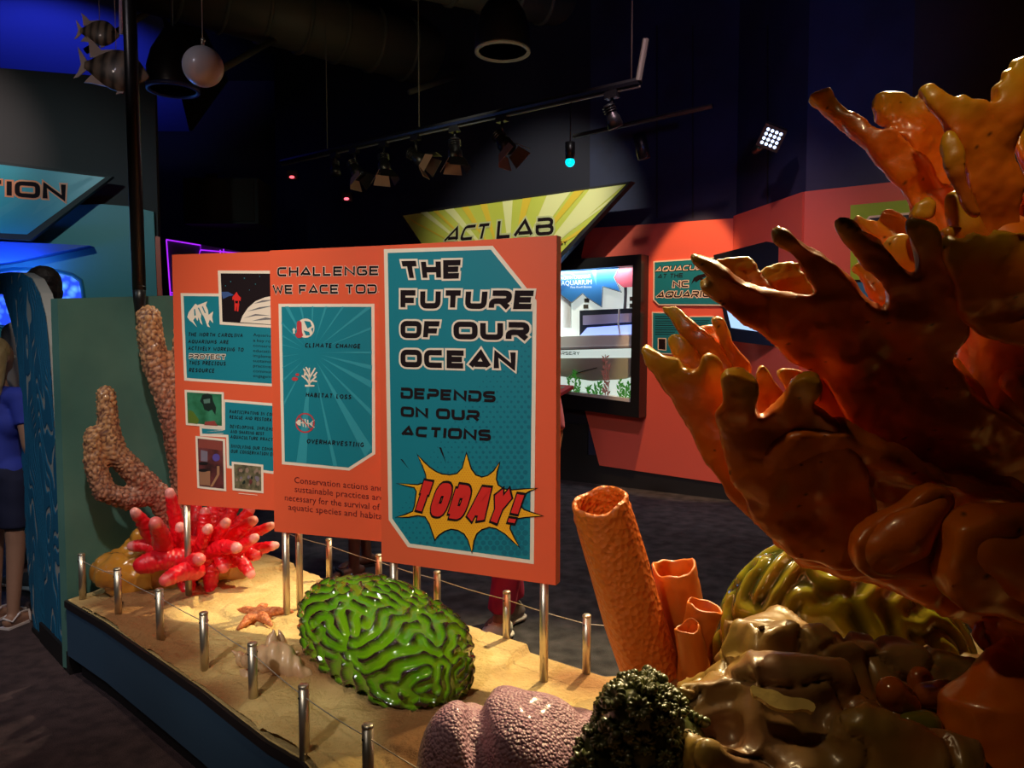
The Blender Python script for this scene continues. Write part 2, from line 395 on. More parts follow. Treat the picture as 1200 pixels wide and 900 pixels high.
def strokes(text, font, wt, gap, grow=0.0):
    """triangulated letters: list of (verts2d, faces), total width; unit = cap height"""
    x = 0; VV = []; FF = []; h = wt/2; sc_ = 0
    for ch in text:
        if ch == ' ': x += .62; continue
        w, st = font[ch]; iw = max(w-wt, .001); ih = 1-wt
        for kind, pts in st:
            sc_ += 1
            closed = kind.endswith('C')
            if kind[0] == 'R': pts = round_path(pts, .34, closed, iw/ih)
            P = [V((x+h+p[0]*iw, h+p[1]*ih)) for p in pts]; n = len(P)
            if closed: P = P+[P[0]]; n += 1
            hw = h+grow
            if not closed:
                P[0] = P[0]-(P[1]-P[0]).normalized()*(grow); P[-1] = P[-1]+(P[-1]-P[-2]).normalized()*grow
            b = len(VV)
            for i in range(n):
                if closed and i in (0, n-1): t1 = (P[1]-P[0]).normalized(); t0 = (P[-1]-P[-2]).normalized()
                else:
                    t0 = (P[i]-P[i-1]).normalized() if i else (P[1]-P[0]).normalized()
                    t1 = (P[i+1]-P[i]).normalized() if i < n-1 else t0
                n0 = V((-t0.y, t0.x)); n1 = V((-t1.y, t1.x)); m_ = (n0+n1)
                m_ = m_.normalized() if m_.length > 1e-5 else n0
                k = hw/max(m_.dot(n0), .62); q_ = [P[i]+m_*k, P[i]-m_*k]; VV += [V((w_.x, w_.y, (sc_ % 5)*.00008)) for w_ in q_]
            FF += [(b+2*i, b+2*i+1, b+2*i+3, b+2*i+2) for i in range(n-1)]
        x += w+gap
    return VV, FF, x-gap
def lettering(name, text, quad, plate, font, wt, m, off, parent, gap=.16, grow=0, slant=0, label=None):
    """quad = photo corners TL, TR, BR, BL of the line's cap-height box"""
    vv, ff, W = strokes(text, font, wt, gap, grow)
    c = [plate.Q(*q, off) for q in quad]
    def mp(p):
        u = (p.x+slant*(p.y-.5))/W; v = p.y; return (c[3]*(1-u)+c[2]*u)*(1-v)+(c[0]*(1-u)+c[1]*u)*v+plate.n*p.z
    me = mesh_from([mp(p) for p in vv], ff)
    o = put(name, me, m, parent)
    if label: o['label'] = label
    return o
def outlined(text, quad, plate, font, wt, m1, m2, off, parent, gap=.16, grow=.08, slant=0):
    a = lettering('lettering_outline', text, quad, plate, font, wt, m2, off, parent, gap, grow, slant)
    b = lettering('lettering', text, quad, plate, font, wt, m1, off+.0008, parent, gap, 0, slant)
    return a, b
def typeset(name, text, x0, y0, x1, y1, capx, plate, m, off, parent):
    """plain sans text; baseline from (x0,y0) to (x1,y1), capital height capx, all on the photo"""
    cu = bpy.data.curves.new('t', 'FONT'); cu.body = text; cu.resolution_u = 2
    o = bpy.data.objects.new('t', cu); COL.objects.link(o); dg = bpy.context.evaluated_depsgraph_get(); dg.update()
    me = bpy.data.meshes.new_from_object(o.evaluated_get(dg)); bpy.data.objects.remove(o)
    co = vco(me); w0, w1 = co[:, 0].min(), co[:, 0].max(); ch = .70
    A = plate.Q(x0, y0, off); B = plate.Q(x1, y1, off); H = plate.Q(x0, y0-capx, off)-A
    new = [A+(B-A)*float((c[0]-w0)/(w1-w0))+H*float(c[1]/ch) for c in co]
    me2 = mesh_from(new, [tuple(p.vertices) for p in me.polygons])
    return put(name, me2, m, parent)

# ---------------------------------------------------------------- setting
def struct(name, mb, m, sm=False):
    o = mb.build(name, m, None, sm); o['kind'] = 'structure'; return o
def wall_quad(a, b, z0, z1, t=.12):
    a = V((*a, 0)); b = V((*b, 0)); e = (b-a).normalized(); n = V((-e.y, e.x, 0))
    if n.dot(a) < 0: n = -n
    p = [V((a.x, a.y, z0)), V((b.x, b.y, z0)), V((b.x, b.y, z1)), V((a.x, a.y, z1))]
    return p, [q+n*t for q in p]
ZC = 4.7
struct('floor', MB().box((-1, 6, -.05), (18, 20, .1)), M['carpet'])
# maroon carpet field in front of the exhibit
cr = MB().add([(-6, -3, .003), (2.5, -3, .003), (2.5, 2.3, .003), (-1.6, 3.6, .003), (-3.1, 4.6, .003), (-6, 4.8, .003)], [(0, 1, 2, 3, 4, 5)])
cr.build('trim_1', M['carpet_red'], None); bpy.data.objects['trim_1']['kind'] = 'structure'
struct('ceiling', MB().box((-1, 6, ZC+.9), (18, 20, .1)), M['ceiling'])

M['dark_navy'] = mat('dark_navy_wall_paint', (.010, .011, .026), .7)
# back wall, three facets to the right of the banner, the plain run to its left
WA0 = (-3.35, 11.05); WA1 = (.81, 8.1); WA2 = (2.08, 7.2); WA3 = (2.286, 6.05); WA4 = (2.88, 5.63); WA5 = (5.2, 4.2)
pts = [WA0, WA1, WA2, WA3, WA4, WA5]
for i in range(5):
    a, b = pts[i], pts[i+1]; p, q = wall_quad(a, b, 0, ZC+.85)
    struct('wall_back' if i == 0 else 'wall_back_facet', MB().hexa(p, q), (M['dark_navy'] if i == 0 else M['navy']) if i < 4 else M['dark_wall'])
# black skirting under the coloured panels
for i in (0, 1, 2, 3, 4):
    a, b = V((*pts[i], 0)), V((*pts[i+1], 0)); e = (b-a).normalized(); n = V((e.y, -e.x, 0)); n = -n if n.dot(a) > 0 else n
    p, q = wall_quad((a+n*.02)[:2], (b+n*.02)[:2], .0, .62 if i == 0 else .30, .02)
    struct('baseboard_back', MB().hexa(p, q), M['black'])
PA = Plate(WA1, WA2); PBf = Plate(WA2, WA3); PC = Plate(WA3, WA4); PD = Plate(WA4, WA5)
# coral-red wall panels
def slab(name, plate, pts_, m, t, off=0, parent=None, kind='structure'):
    P = [plate.Q(x, y, off) for x, y in pts_]
    o = MB().prism(P, plate.n*t).build(name, m, parent)
    if kind and parent is None: o['kind'] = kind
    return o
def slabz(name, a, b, z0, z1, m, t):
    a = V((*a, 0)); b = V((*b, 0)); e = (b-a).normalized(); n = V((e.y, -e.x, 0)); n = -n if n.dot(a) > 0 else n
    P = [V((a.x, a.y, z0)), V((b.x, b.y, z0)), V((b.x, b.y, z1)), V((a.x, a.y, z1))]
    o = MB().prism(P, n*t).build(name, m); o['kind'] = 'structure'; return o
slab('panel_wall', PA, [(690, 268), (860.5, 256.3), (860.5, 568), (704, 545), (687, 480), (683, 300)], M['coral_wall'], .03)
slabz('panel_wall', WA2, WA3, .30, 2.66, M['coral_wall'], .028)
slabz('panel_wall', WA3, WA4, .30, 2.66, M['coral_wall'], .028)
slabz('panel_wall', WA4, WA5, .30, 2.66, M['coral_wall'], .028)
# vertical joints of the upper wall
for px in (770, 812, 900):
    pl = PA if px < 860 else PBf
    g = [pl.Q(px-.6, y, .001) for y in (255, 30)]+[pl.Q(px+.6, y, .001) for y in (30, 255)]
    struct('trim_2', MB().prism(g, pl.n*.006), M['black'])

# far left walls
struct('wall_far', MB().hexa(*wall_quad((-9.5, 12.2), (-2.5, 12.2), 0, ZC+.85)), M['dark_wall'])
struct('wall_left', MB().hexa(*wall_quad((-9.5, 12.2), (-9.5, -3.5), 0, ZC+.85)), M['dark_wall'])
struct('wall_right', MB().hexa(*wall_quad((5.2, 4.2), (5.2, -3.5), 0, ZC+.85)), M['dark_wall'])
struct('wall_front', MB().hexa(*wall_quad((-9.5, -3.5), (5.2, -3.5), 0, ZC+.85)), M['dark_wall'])
M['blue_soffit'] = mat('blue_lit_soffit', (.10, .13, .42), .6)  # blue light on the ceiling partly put into this colour
LW = Plate((-6.6, 6.2), (-3.05, 7.15))   # left exhibit wall, runs away to the right
struct('wall_left_exhibit', MB().hexa(*wall_quad((-6.6, 6.2), (-3.24, 7.10), 0, 3.86)), M['dark_wall'])
struct('ceiling_soffit', MB().add([(-9.4, 7.4, 5.3), (-3.55, 7.6, 5.4), (-5.0, 12.1, 4.75), (-9.4, 12.1, 4.75)], [(0, 1, 2, 3)]), M['blue_soffit'])
struct('wall_soffit', MB().box((-7.6, 11.9, 4.7), (4.0, .1, 2.0)), M['blue_soffit'])
# ---------------------------------------------------------------- left exhibit wall in teal with sign, canopy, screen
M['teal_light'] = mat('teal_exhibit_paint', (.055, .30, .31), .45)
M['teal_dark'] = mat('teal_exhibit_dark', (.012, .16, .23), .45)
M['sign_teal'] = mat('teal_sign_print', (.010, .27, .36), .35, var=((.03, .36, .44), 1.2, .5))
M['blue_ledge'] = mat('blue_ledge_paint', (.02, .09, .42), .35)
M['purple_led'] = mat('purple_led', (.3, .02, .8), .5, emit=(.42, .02, 1), es=1.0)
M['grey_board'] = mat('grey_board', (.16, .13, .19), .6)
def plate_board(name, plate, px, m, t, off, parent=None, kind='structure', label=None, cat=None):
    P = [plate.Q(x, y, off) for x, y in px]; o = MB().prism(P, plate.n*t).build(name, m, parent)
    if parent is None:
        if label: tag(o, label, cat)
        elif kind: o['kind'] = kind
    return o
plate_board('panel_wall', LW, [(-40, 380), (-40, 246), (118, 240), (156, 243), (181, 249), (186, 372), (184, 560), (-40, 600)], M['teal_light'], .04, .0)
plate_board('trim_3', LW, [(181, 277), (188, 278), (191, 352), (184, 352)], M['orange'], .03, .0)
# the parallelogram sign with ...TION
sg = thing('hanging_sign', 'teal slanted sign reading TION, dark letters edged orange, above left wall', 'sign', LW.Q(60, 285, .25))
P = [(-60, 190), (0, 195), (140, 213), (46, 286), (0, 283), (-60, 280)]
MB().prism([LW.Q(x, y, .18) for x, y in P], LW.n*.06).build('sign_frame', M['black'], sg)
plate_in = [(-60, 196.5), (0, 198.5), (131, 214.5), (43, 279), (0, 277), (-60, 274)]
decal('sign_face', LW, plate_in, M['sign_teal'], .243, sg)
for a in ([(60, 240), (112, 214), (118, 216), (48, 258)], [(-10, 262), (60, 222), (66, 226), (-6, 272)]):
    decal('light_streak', LW, a, M['teal_ray'], .2445, sg)
outlined('TION', [(-9, 216.5), (87, 222), (87, 241), (-9, 233.5)], LW, T1, .26, M['ink'], mat('orange_outline', (.85, .25, .10), .4), .246, sg, gap=.12, grow=.10)
# triangular blue canopy
t = thing('wall_canopy', 'blue lit triangular canopy projecting from the teal wall below the sign', 'canopy', LW.Q(30, 295, 0))
A = [LW.Q(-60, 282, .04), LW.Q(112, 289.5, .04), LW.Q(-60, 322, .04)]
MB().prism([LW.Q(-60, 283, .03), LW.Q(112, 290.5, .03), LW.Q(24, 309, .03), LW.Q(-60, 320, .03)], LW.n*.16).build('canopy_board', M['blue_ledge'], t)
# aquarium screen behind the man
M['screen_blue'] = bpy.data.materials.new('blue_coral_screen'); M['screen_blue'].use_nodes = True
nt = M['screen_blue'].node_tree; b = nt.nodes['Principled BSDF']; tc = nt.nodes.new('ShaderNodeTexCoord')
n1 = nt.nodes.new('ShaderNodeTexVoronoi'); n1.inputs['Scale'].default_value = 16; nt.links.new(tc.outputs['Object'], n1.inputs['Vector'])
r1 = nt.nodes.new('ShaderNodeValToRGB'); r1.color_ramp.elements[0].color = (.10, .35, 1, 1); r1.color_ramp.elements[1].color = (.01, .04, .5, 1); r1.color_ramp.elements[1].position = .7
nt.links.new(n1.outputs['Distance'], r1.inputs['Fac']); nt.links.new(r1.outputs['Color'], b.inputs['Emission Color']); b.inputs['Emission Strength'].default_value = 1.5
b.inputs['Base Color'].default_value = (.01, .02, .1, 1)
t = thing('aquarium_tank', 'bright blue aquarium window in the teal wall behind the man', 'aquarium', LW.Q(50, 352, .05))
scr = rounded([(-30, 318), (92, 319), (98, 350), (97, 380), (-30, 384)], 2)
MB().prism([LW.Q(x, y, .03) for x, y in scr], LW.n*.03).build('tank_view', M['screen_blue'], t)
ring = [LW.Q(x, y, .035) for x, y in poly_offset(scr, 3)]
MB().tube(ring+[ring[0]], .015, 8, False).build('tank_rim', M['teal_dark'], t)
area('tank_light', LW.Q(40, 350, .12), LW.Q(40, 350, 1), 9, (.10, .30, 1), 1.0, .35)
area('canopy_light', LW.Q(0, 312, .3), LW.Q(0, 290, .1), 3.0, (.05, .2, 1), .8, .1)

# purple neon board, in the far distance right of the teal wall
NB = Plate((-4.1, 9.0), (-2.7, 9.6))
t = thing('neon_board', 'dark grey board outlined with glowing purple light lines in the background', 'board', NB.Q(230, 352, 0))
MB().prism([NB.Q(x, y, 0) for x, y in [(194, 279), (283, 295), (283, 420), (203, 420)]], -NB.n*.05).build('board', M['grey_board'], t)
for seg in ([(195, 281), (235, 287.5), (235, 293), (283, 297)], [(195, 281), (200, 349)], [(235, 293), (233, 299), (262, 299), (262, 292)],
            [(199, 343), (216, 344)], [(199, 349), (216, 349.5)], [(240, 299), (242, 360)], [(258, 293), (258, 350)], [(199, 346), (250, 347)]):
    MB().tube([NB.Q(x, y, .01) for x, y in seg], .007, 6).build('light_line', M['purple_led'], t)

# ---------------------------------------------------------------- ACT LAB banner
BP = Plate((-1.345, 9.1), (1.12, 7.3))
t = thing('banner_sign', 'yellow sunray banner reading ACT LAB on the navy wall', 'sign', BP.Q(600, 260, 0))
M['banner'] = mat('banner_print', (.50, .56, .06), .45, var=((.62, .68, .12), 1.3, .5))
M['banner_ray'] = mat('banner_ray_print', (.80, .82, .38), .45); M['banner_gold'] = mat('banner_gold_print', (.76, .56, .05), .45)
ol = [(466, 250), (739, 212), (640, 320), (524, 338)]
MB().prism([BP.Q(x, y, -.02) for x, y in ol], -BP.n*.08).build('frame', M['black'], t)
decal('banner_face', BP, [(471, 252.5), (733, 215.5), (637, 316), (526, 334)], M['banner'], -.015, t)
rays = [([(492, 249), (500, 248), (560, 300)], 'banner_ray'), ([(520, 245.5), (531, 244), (575, 300)], 'banner_ray'), ([(562, 239.5), (570, 238.5), (585, 300)], 'banner_gold'),
        ([(588, 236), (600, 234.2), (596, 300)], 'banner_ray'), ([(612, 232.6), (622, 231.2), (600, 300)], 'banner_gold'), ([(640, 228.8), (668, 224.6), (606, 310)], 'banner_ray'),
        ([(690, 221.6), (730, 216.6), (620, 312)], 'banner_ray'), ([(507, 247.3), (512, 246.6), (565, 300)], 'banner_gold'), ([(540, 242.8), (548, 241.6), (580, 300)], 'banner_gold'), ([(476, 254), (486, 262), (560, 300)], 'banner_gold'),
        ([(672, 224), (684, 222.5), (612, 306)], 'banner_gold'), ([(719, 229), (708, 241), (612, 312)], 'banner_ray'), ([(686, 264), (676, 275), (612, 312)], 'banner_gold')]
for pts_, mm in rays: decal('sun_ray', BP, pts_, M[mm], -.012 if mm == 'banner_ray' else -.0105, t)
# lettering, two-word line, rising to the right
outlined('ACT', [(527, 266), (574, 261), (572, 279), (519, 284)], BP, T1, .2, M['ink'], mat('grey_outline', (.55, .58, .30), .5), -.008, t, gap=.14, grow=.10, slant=.1)
outlined('LAB', [(583, 259), (649, 254), (648, 275), (581, 280)], BP, T1, .2, M['ink'], bpy.data.materials['grey_outline'], -.008, t, gap=.14, grow=.10)
lettering('lettering', 'GY', [(655, 283), (663.5, 282), (663.5, 286.5), (655, 287.5)], BP, T1, .2, M['ink'], -.008, t)

# ---------------------------------------------------------------- black wall portion, aquarium window
WN = PA.n
t = thing('display_window', 'black framed lit nursery tank window set in the red wall', 'display case', PA.Q(700, 488, .12))
M['frame_black'] = mat('window_frame_black', (.013, .013, .014), .3)
OUT = [(600, 312), (762, 300), (759, 488), (600, 467)]; INN = [(604, 324), (752, 313), (749, 470), (604, 452)]
def ringmb(plate, o, i, off0, off1):
    mb = MB(); n = len(o)
    for k in range(n):
        a, b, c, d = o[k], o[(k+1) % n], i[(k+1) % n], i[k]
        mb.hexa([plate.Q(*q, off0) for q in (a, b, c, d)], [plate.Q(*q, off1) for q in (a, b, c, d)])
    return mb
ringmb(PA, OUT, INN, .01, .20).build('frame', M['frame_black'], t)
# lit tank room inside the window: depth goes forward of the wall plane so it stays in front of the wall
M['room_white'] = mat('tank_room_white', (.72, .78, .74), .5, emit=(.74, .86, .82), es=.5)  # white backdrop emits in place of the tank room's lamps
M['tank_white'] = mat('tank_white', (.75, .78, .76), .4)
M['tank_shadow'] = mat('tank_dark_gap', (.03, .04, .06), .5)
M['tank_glow'] = mat('blue_water_glow', (.3, .4, 1), .3, emit=(.30, .42, 1), es=1.0)
M['tube_light'] = mat('tube_light', (1, 1, 1), .3, emit=(.85, .93, 1), es=6)
decal('room_backdrop', PA, [(602, 322), (754, 311), (751, 472), (602, 454)], M['room_white'], .035, t)
def tk(name, pts_, m, a, b): 
    return MB().prism([PA.Q(x, y, a) for x, y in pts_], WN*(b-a)).build(name, m, t)
tk('water_tank', [(604, 396), (750, 392), (750, 408), (604, 412)], M['tank_white'], .04, .12)
tk('water_tank', [(604, 420), (751, 419), (750, 440), (735, 444), (700, 446), (660, 440), (604, 438)], mat('tank_green_white', (.50, .60, .50), .5), .04, .11)
tk('tank_opening', [(682, 364), (751, 361), (751, 393), (682, 393)], M['tank_shadow'], .037, .05)
tk('tank_shelf', [(688, 370), (751, 367), (751, 377), (688, 381)], mat('tank_lilac', (.5, .5, .8), .5), .05, .09)
tk('water_surface', [(692, 384), (751, 380), (751, 392), (684, 393)], M['tank_glow'], .05, .07)
tk('wall_post', [(604, 330), (672, 326), (672, 384), (604, 388)], M['tank_white'], .04, .06)
tk('strip_light', [(655.5, 352), (658, 352), (658, 408), (655.5, 408)], M['tube_light'], .10, .115)
tk('room_ledge', [(604, 408.5), (750, 405), (750, 407.5), (604, 411)], mat('tank_grey', (.35, .38, .40), .5), .12, .13)
M['sea_blue'] = mat('sea_blue_print', (.04, .20, .48), .4); M['sea_pink'] = mat('rose_print', (.60, .10, .13), .4)
decal('wall_graphic', PA, [(722, 316), (752, 313.5), (751.5, 337), (737, 337.5), (726, 329)], M['sea_pink'], .124, t)
decal('graphic_outline', PA, poly_offset([(640, 319), (732, 314.5), (726, 326), (734, 342.4), (713, 336), (711.7, 359.5), (695, 349), (690, 344), (677, 355), (655, 338), (640, 333)], .9), M['ink'], .126, t)
decal('graphic_outline', PA, poly_offset([(640, 319), (732, 314.5), (726, 326), (734, 342.4), (713, 336), (711.7, 359.5), (695, 349), (690, 344), (677, 355), (655, 338), (640, 333)], .35), M['white'], .1268, t)
decal('starburst_graphic', PA, [(640, 319), (732, 314.5), (726, 326), (734, 342.4), (713, 336), (711.7, 359.5), (695, 349), (690, 344), (677, 355), (655, 338), (640, 333)], M['sea_blue'], .1276, t)
for rr_ in ([(650, 319), (655, 319), (690, 330)], [(668, 318), (672, 318), (700, 334)], [(700, 316), (706, 316), (706, 336)]):
    decal('light_streak', PA, rr_, mat('pale_blue_print', (.12, .33, .62), .4), .1282, t)
M['wprint'] = mat('white_print', (.85, .9, .92), .4)
typeset('lettering', 'NORTH CAROLINA', 665, 329, 699.5, 326.5, 4, PA, M['wprint'], .129, t)
typeset('lettering', 'AQUARIUM', 665, 335.5, 700.5, 334, 5.5, PA, M['wprint'], .129, t)
typeset('lettering', 'Pine Knoll Shores', 676, 338.6, 700.5, 338, 2.4, PA, M['wprint'], .129, t)
lettering('lettering', 'NURSERY', [(656, 411.5), (686, 412), (686, 416), (656, 415.5)], PA, T1, .2, M['ink'], .1205, t)
MB().tube([PA.Q(738, 316, .10), PA.Q(738.4, 345, .10), PA.Q(737.5, 362, .10)], .016, 8).build('pump_pipe', mat('pipe_grey', (.12, .13, .15), .4), t)
MB().tube([PA.Q(731.5, 362, .11), PA.Q(731, 380, .12), PA.Q(733, 392, .12)], .009, 8).build('hose', M['tank_white'], t)
for x, y in ((688, 350), (741, 348), (687, 357), (741, 356)):
    decal('wall_socket', PA, [(x, y), (x+6, y), (x+6, y+5), (x, y+5)], M['pipe'] if 'pipe' in M else M['steel'], .0615, t)
# water weeds along the sill
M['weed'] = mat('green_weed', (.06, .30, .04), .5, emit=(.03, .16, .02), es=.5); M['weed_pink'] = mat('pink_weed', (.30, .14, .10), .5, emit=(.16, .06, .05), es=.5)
def weed(px, py, hpx, m, seed, n=16, label=''):
    rnd = random.Random(seed); mb = MB(); base = PA.Q(px, py, .14); top = PA.Q(px+rnd.uniform(-3, 3), py-hpx, .14)
    H = (top-base); mb.tube([base, base+H*.5+PA.e*.01, top], .004, 5)
    for k in range(n):
        s = base+H*(.1+.85*k/n); d = (PA.e*rnd.uniform(-1, 1)+V((0, 0, .7))+PA.n*rnd.uniform(-.3, .3)).normalized()*rnd.uniform(.03, .07)
        w = d.cross(PA.n).normalized()*.010
        mb.add([s, s+d*.5+w, s+d, s+d*.5-w], [(0, 1, 2, 3)])
    return mb.build('water_plant', m, t)
for i, (x, y, h_, mm) in enumerate([(680, 463, 30, 'weed'), (676, 463, 22, 'weed'), (684, 464, 18, 'weed'), (711, 467, 20, 'weed'), (706, 467, 14, 'weed'), (733, 468, 24, 'weed'), (739, 468, 16, 'weed'), (745, 469, 22, 'weed'), (657, 460, 22, 'weed'), (717, 467, 52, 'weed_pink'), (720, 467, 40, 'weed_pink'), (697, 465, 12, 'weed')]):
    weed(x, y, h_, M[mm], i, 24 if h_ > 40 else 18)
tk('gravel_bed', [(604, 450), (750, 466), (749, 471), (604, 455)], M['tank_white'], .04, .16)
MB().tube([PA.Q(682, 437, .12), PA.Q(692, 434, .12), PA.Q(706, 430.5, .12)], .004, 6).build('tether', M['pipe'] if 'pipe' in M else M['ink'], t)
area('window_light', PA.Q(700, 318, .17), PA.Q(700, 400, .04), 5, (.8, .9, 1), .9, .05)
# tilted reading rail in front of the window
t = thing('reading_rail', 'red edged tilted reading rail below the lit tank window', 'rail', PA.Q(655, 480, .35))
rp = [PA.Q(600, 446, .15), PA.Q(681, 451, .15), PA.Q(655, 475, .50), PA.Q(574, 468, .50)]
MB().prism(rp, V((0, 0, -.035))).build('rail_board', mat('rail_red', (.60, .06, .07), .4), t)
ctr = sum(rp, V())/4
MB().add([ctr+(p-ctr)*.86+V((0, 0, .003)) for p in rp], [(0, 1, 2, 3)]).build('rail_print', mat('rail_print', (.10, .07, .07), .4, var=((.55, .42, .30), 18, .6)), t)
bkt = [PA.Q(600, 470, .01), PA.Q(640, 474, .01)]
MB().box((bkt[0]+bkt[1])/2+PA.n*.12, (.5, .24, .05), rz=math.atan2(PA.e.y, PA.e.x)).build('bracket', M['black'], t)

# info boards beside the window
t = thing('wall_sign', 'teal wall sign reading AQUACULTURE AT THE NC AQUARIUMS', 'sign', PA.Q(812, 358, .03))
o_ = [(767.8, 306.5), (858, 300.5), (857, 358.5), (774, 358), (767.5, 351.5)]
MB().prism([PA.Q(x, y, .031) for x, y in o_], WN*.012).build('board', M['cream'], t)
decal('board_face', PA, poly_offset(o_, -1.6), M['teal'], .0445, t)
outlined('AQUACULTURE', [(772, 313), (856, 309), (855, 315), (770, 319)], PA, T1, .2, M['cream'], M['ink'], .0455, t, grow=.12)
lettering('lettering', 'AT THE', [(774, 321.5), (802.5, 320.5), (802.5, 325.5), (772.5, 326.5)], PA, T1, .2, M['ink'], .0455, t)
outlined('NC', [(791, 329.8), (809.5, 329.2), (809.5, 336.6), (790.5, 337.2)], PA, T1, .22, M['ink'], M['cream'], .0455, t, grow=.12)
outlined('AQUARIUMS', [(774, 342), (856, 340.5), (856, 348), (771, 349.2)], PA, T1, .22, M['ink'], M['cream'], .0455, t, grow=.12)
decal('shrimp_emblem', PA, [(812, 334), (815, 326), (820, 323), (828, 321), (831, 324), (825, 326), (829, 331), (822, 328), (818, 331), (816, 329)], M['ink'], .0462, t)
for k, (o_, lab) in enumerate([([(766, 365.6), (803.5, 366.2), (804, 416), (766, 414)], 'left'), ([(809.5, 370.5), (838, 370.2), (838, 420), (810, 419)], 'right')]):
    t = thing('info_board', 'small teal text board on red wall nearest the tank window' if k == 0 else 'small teal text board on red wall partly behind orange coral tips', 'sign', PA.Q(*o_[3], .03), 'small text boards')
    MB().prism([PA.Q(x, y, .031) for x, y in o_], WN*.01).build('board', M['cream'], t)
    decal('board_face', PA, poly_offset(o_, -1.3), M['teal'], .0425, t)
    for j in range(9):
        y = o_[0][1]+5+j*2.6; x0 = o_[0][0]+4
        decal('text_line', PA, [(x0, y), (x0+(27 if k == 0 else 20)-(j*7 % 5), y+.1), (x0+(27 if k == 0 else 20)-(j*7 % 5), y+.9), (x0, y+.8)], M['ink'], .0432, t)
    if k == 0:
        decal('photo', PA, [(773, 396), (783, 396.2), (783, 411), (773, 410)], M['cream'], .0432, t); decal('photo', PA, [(774, 397), (782, 397.2), (782, 410), (774, 409)], M['ink'], .0438, t)

# monitor on the second facet
t = thing('wall_monitor', 'black monitor with pale blue screen angled on the red wall behind the coral', 'monitor', PBf.Q(885, 408, .05))
mo = [(836, 299), (898, 283), (926, 289), (926, 408), (853, 399)]
MP = Plate((1.80, 7.0), (2.22, 6.35))
MB().prism([MP.Q(x, y, 0) for x, y in mo], -MP.n*.09).build('housing', M['frame_black'], t)
decal('screen', MP, [(844, 330), (905, 322), (912, 324), (912, 392), (857, 384)], mat('monitor_screen', (.1, .2, .3), .2, emit=(.40, .62, .95), es=.95), .003, t)

# green poster on third facet
t = thing('wall_poster', 'lime green poster with dark white edged shape over a blue band on the red wall', 'poster', PC.Q(1030, 370, .03))
P0 = [(998, 241.5), (1110, 231), (1110, 402), (998, 396)]
MB().prism([PC.Q(x, y, .031) for x, y in P0], PC.n*.012).build('board', mat('green_print', (.30, .52, .02), .45, var=((.45, .62, .03), 2, .4)), t)
decal('outline', PC, [(1011, 264), (1020, 254), (1110, 246), (1110, 300), (1030, 306), (1011, 290)], M['cream'], .0445, t)
decal('dark_shape', PC, [(1013, 265), (1021, 256.5), (1110, 249), (1110, 297), (1031, 303), (1013, 288)], mat('poster_navy', (.02, .018, .05), .4), .0455, t)
decal('blue_band', PC, [(998, 331), (1110, 334), (1110, 402), (998, 396)], mat('poster_blue', (.03, .22, .42), .4), .0445, t)
decal('band_line', PC, [(998, 328), (1110, 331), (1110, 334), (998, 331)], M['ink'], .0455, t)
# pale picture further right, glimpsed through the coral
t = thing('wall_picture', 'pale blue picture glimpsed through a gap in the orange coral', 'picture', PD.Q(1140, 405, .03))
MB().prism([PD.Q(x, y, .031) for x, y in [(1115, 365), (1165, 365), (1165, 415), (1115, 415)]], PD.n*.02).build('board', mat('pale_picture', (.3, .45, .6), .4, var=((.8, .85, .9), 30, .6)), t)

# ---------------------------------------------------------------- three free-standing boards
def board(a, b, z0a, z1a, t_, label):
    pl = Plate(a, b); A = V((*a, 0)); B = V((*b, 0))
    t = thing('sign_board', label, 'sign', ((A+B)/2)+V((0, 0, z0a)), 'exhibit sign boards on steel rods')
    P = [A+V((0, 0, z0a)), B+V((0, 0, z0a)), B+V((0, 0, z1a)), A+V((0, 0, z1a))]
    bd = MB().prism(P, -pl.n*t_).build('board', M['orange'], t)
    MB().prism([p+(p-(P[0]+P[2])/2)*.0012-pl.n*.004 for p in P], -pl.n*(t_-.008)).build('board_edge', M['edge'], t)
    return pl, bd
P1, b1 = board((-1.463, 3.33), (-.880, 3.175), .787, 1.872, .035, 'leftmost orange exhibit sign with comic picture, fish emblem and small photos')
P2, b2 = board((-.98, 3.13), (-.337, 2.908), .717, 1.866, .035, 'middle orange exhibit sign reading CHALLENGES WE FACE TODAY')
P3, b3 = board((-.479, 2.78), (.144, 2.50), .694, 1.841, .040, 'front orange exhibit sign reading THE FUTURE OF OUR OCEAN')
# -- board 3
B3 = [(450, 292), (577.5, 288), (629, 352), (625.7, 661), (478, 641), (455.5, 609)]
decal('border', P3, B3, M['cream'], .0010, b3)
I3 = poly_offset(B3, -4.6); decal('teal_field', P3, I3, M['teal'], .0018, b3)
def inside(p, poly):
    c = False
    for i in range(len(poly)):
        a, b = poly[i-1], poly[i]
        if (a[1] > p[1]) != (b[1] > p[1]) and p[0] < (b[0]-a[0])*(p[1]-a[1])/(b[1]-a[1])+a[0]: c = not c
    return c
dots = MB()
for r in range(46):
    for c in range(40):
        x = 460+c*8.2+(4.1 if r % 2 else 0); y = 400+r*5.9
        k = ((x-470)/155)*.75+((y-420)/240)*.75-.45
        if k <= .08: continue
        rad = min(3.5, .6+3.2*k)
        if inside((x, y), poly_offset(I3, -rad-.5)):
            dots.add([P3.Q(x+rad*math.cos(a*PI/4), y+rad*math.sin(a*PI/4), .0024) for a in range(8)], [tuple(range(8))])
dots.build('halftone_dots', M['teal_dot'], b3, fix=False)['kind'] = 'stuff'
W3 = dict(gap=.13, grow=.11)
outlined('THE', [(468, 306), (543, 304.5), (541, 326.5), (473, 327.5)], P3, T1, .30, M['ink'], M['cream'], .0030, b3, slant=.0, **W3)
outlined('FUTURE', [(470, 340), (629, 340.5), (626, 362.5), (470, 361.5)], P3, T1, .30, M['ink'], M['cream'], .0030, b3, **W3)
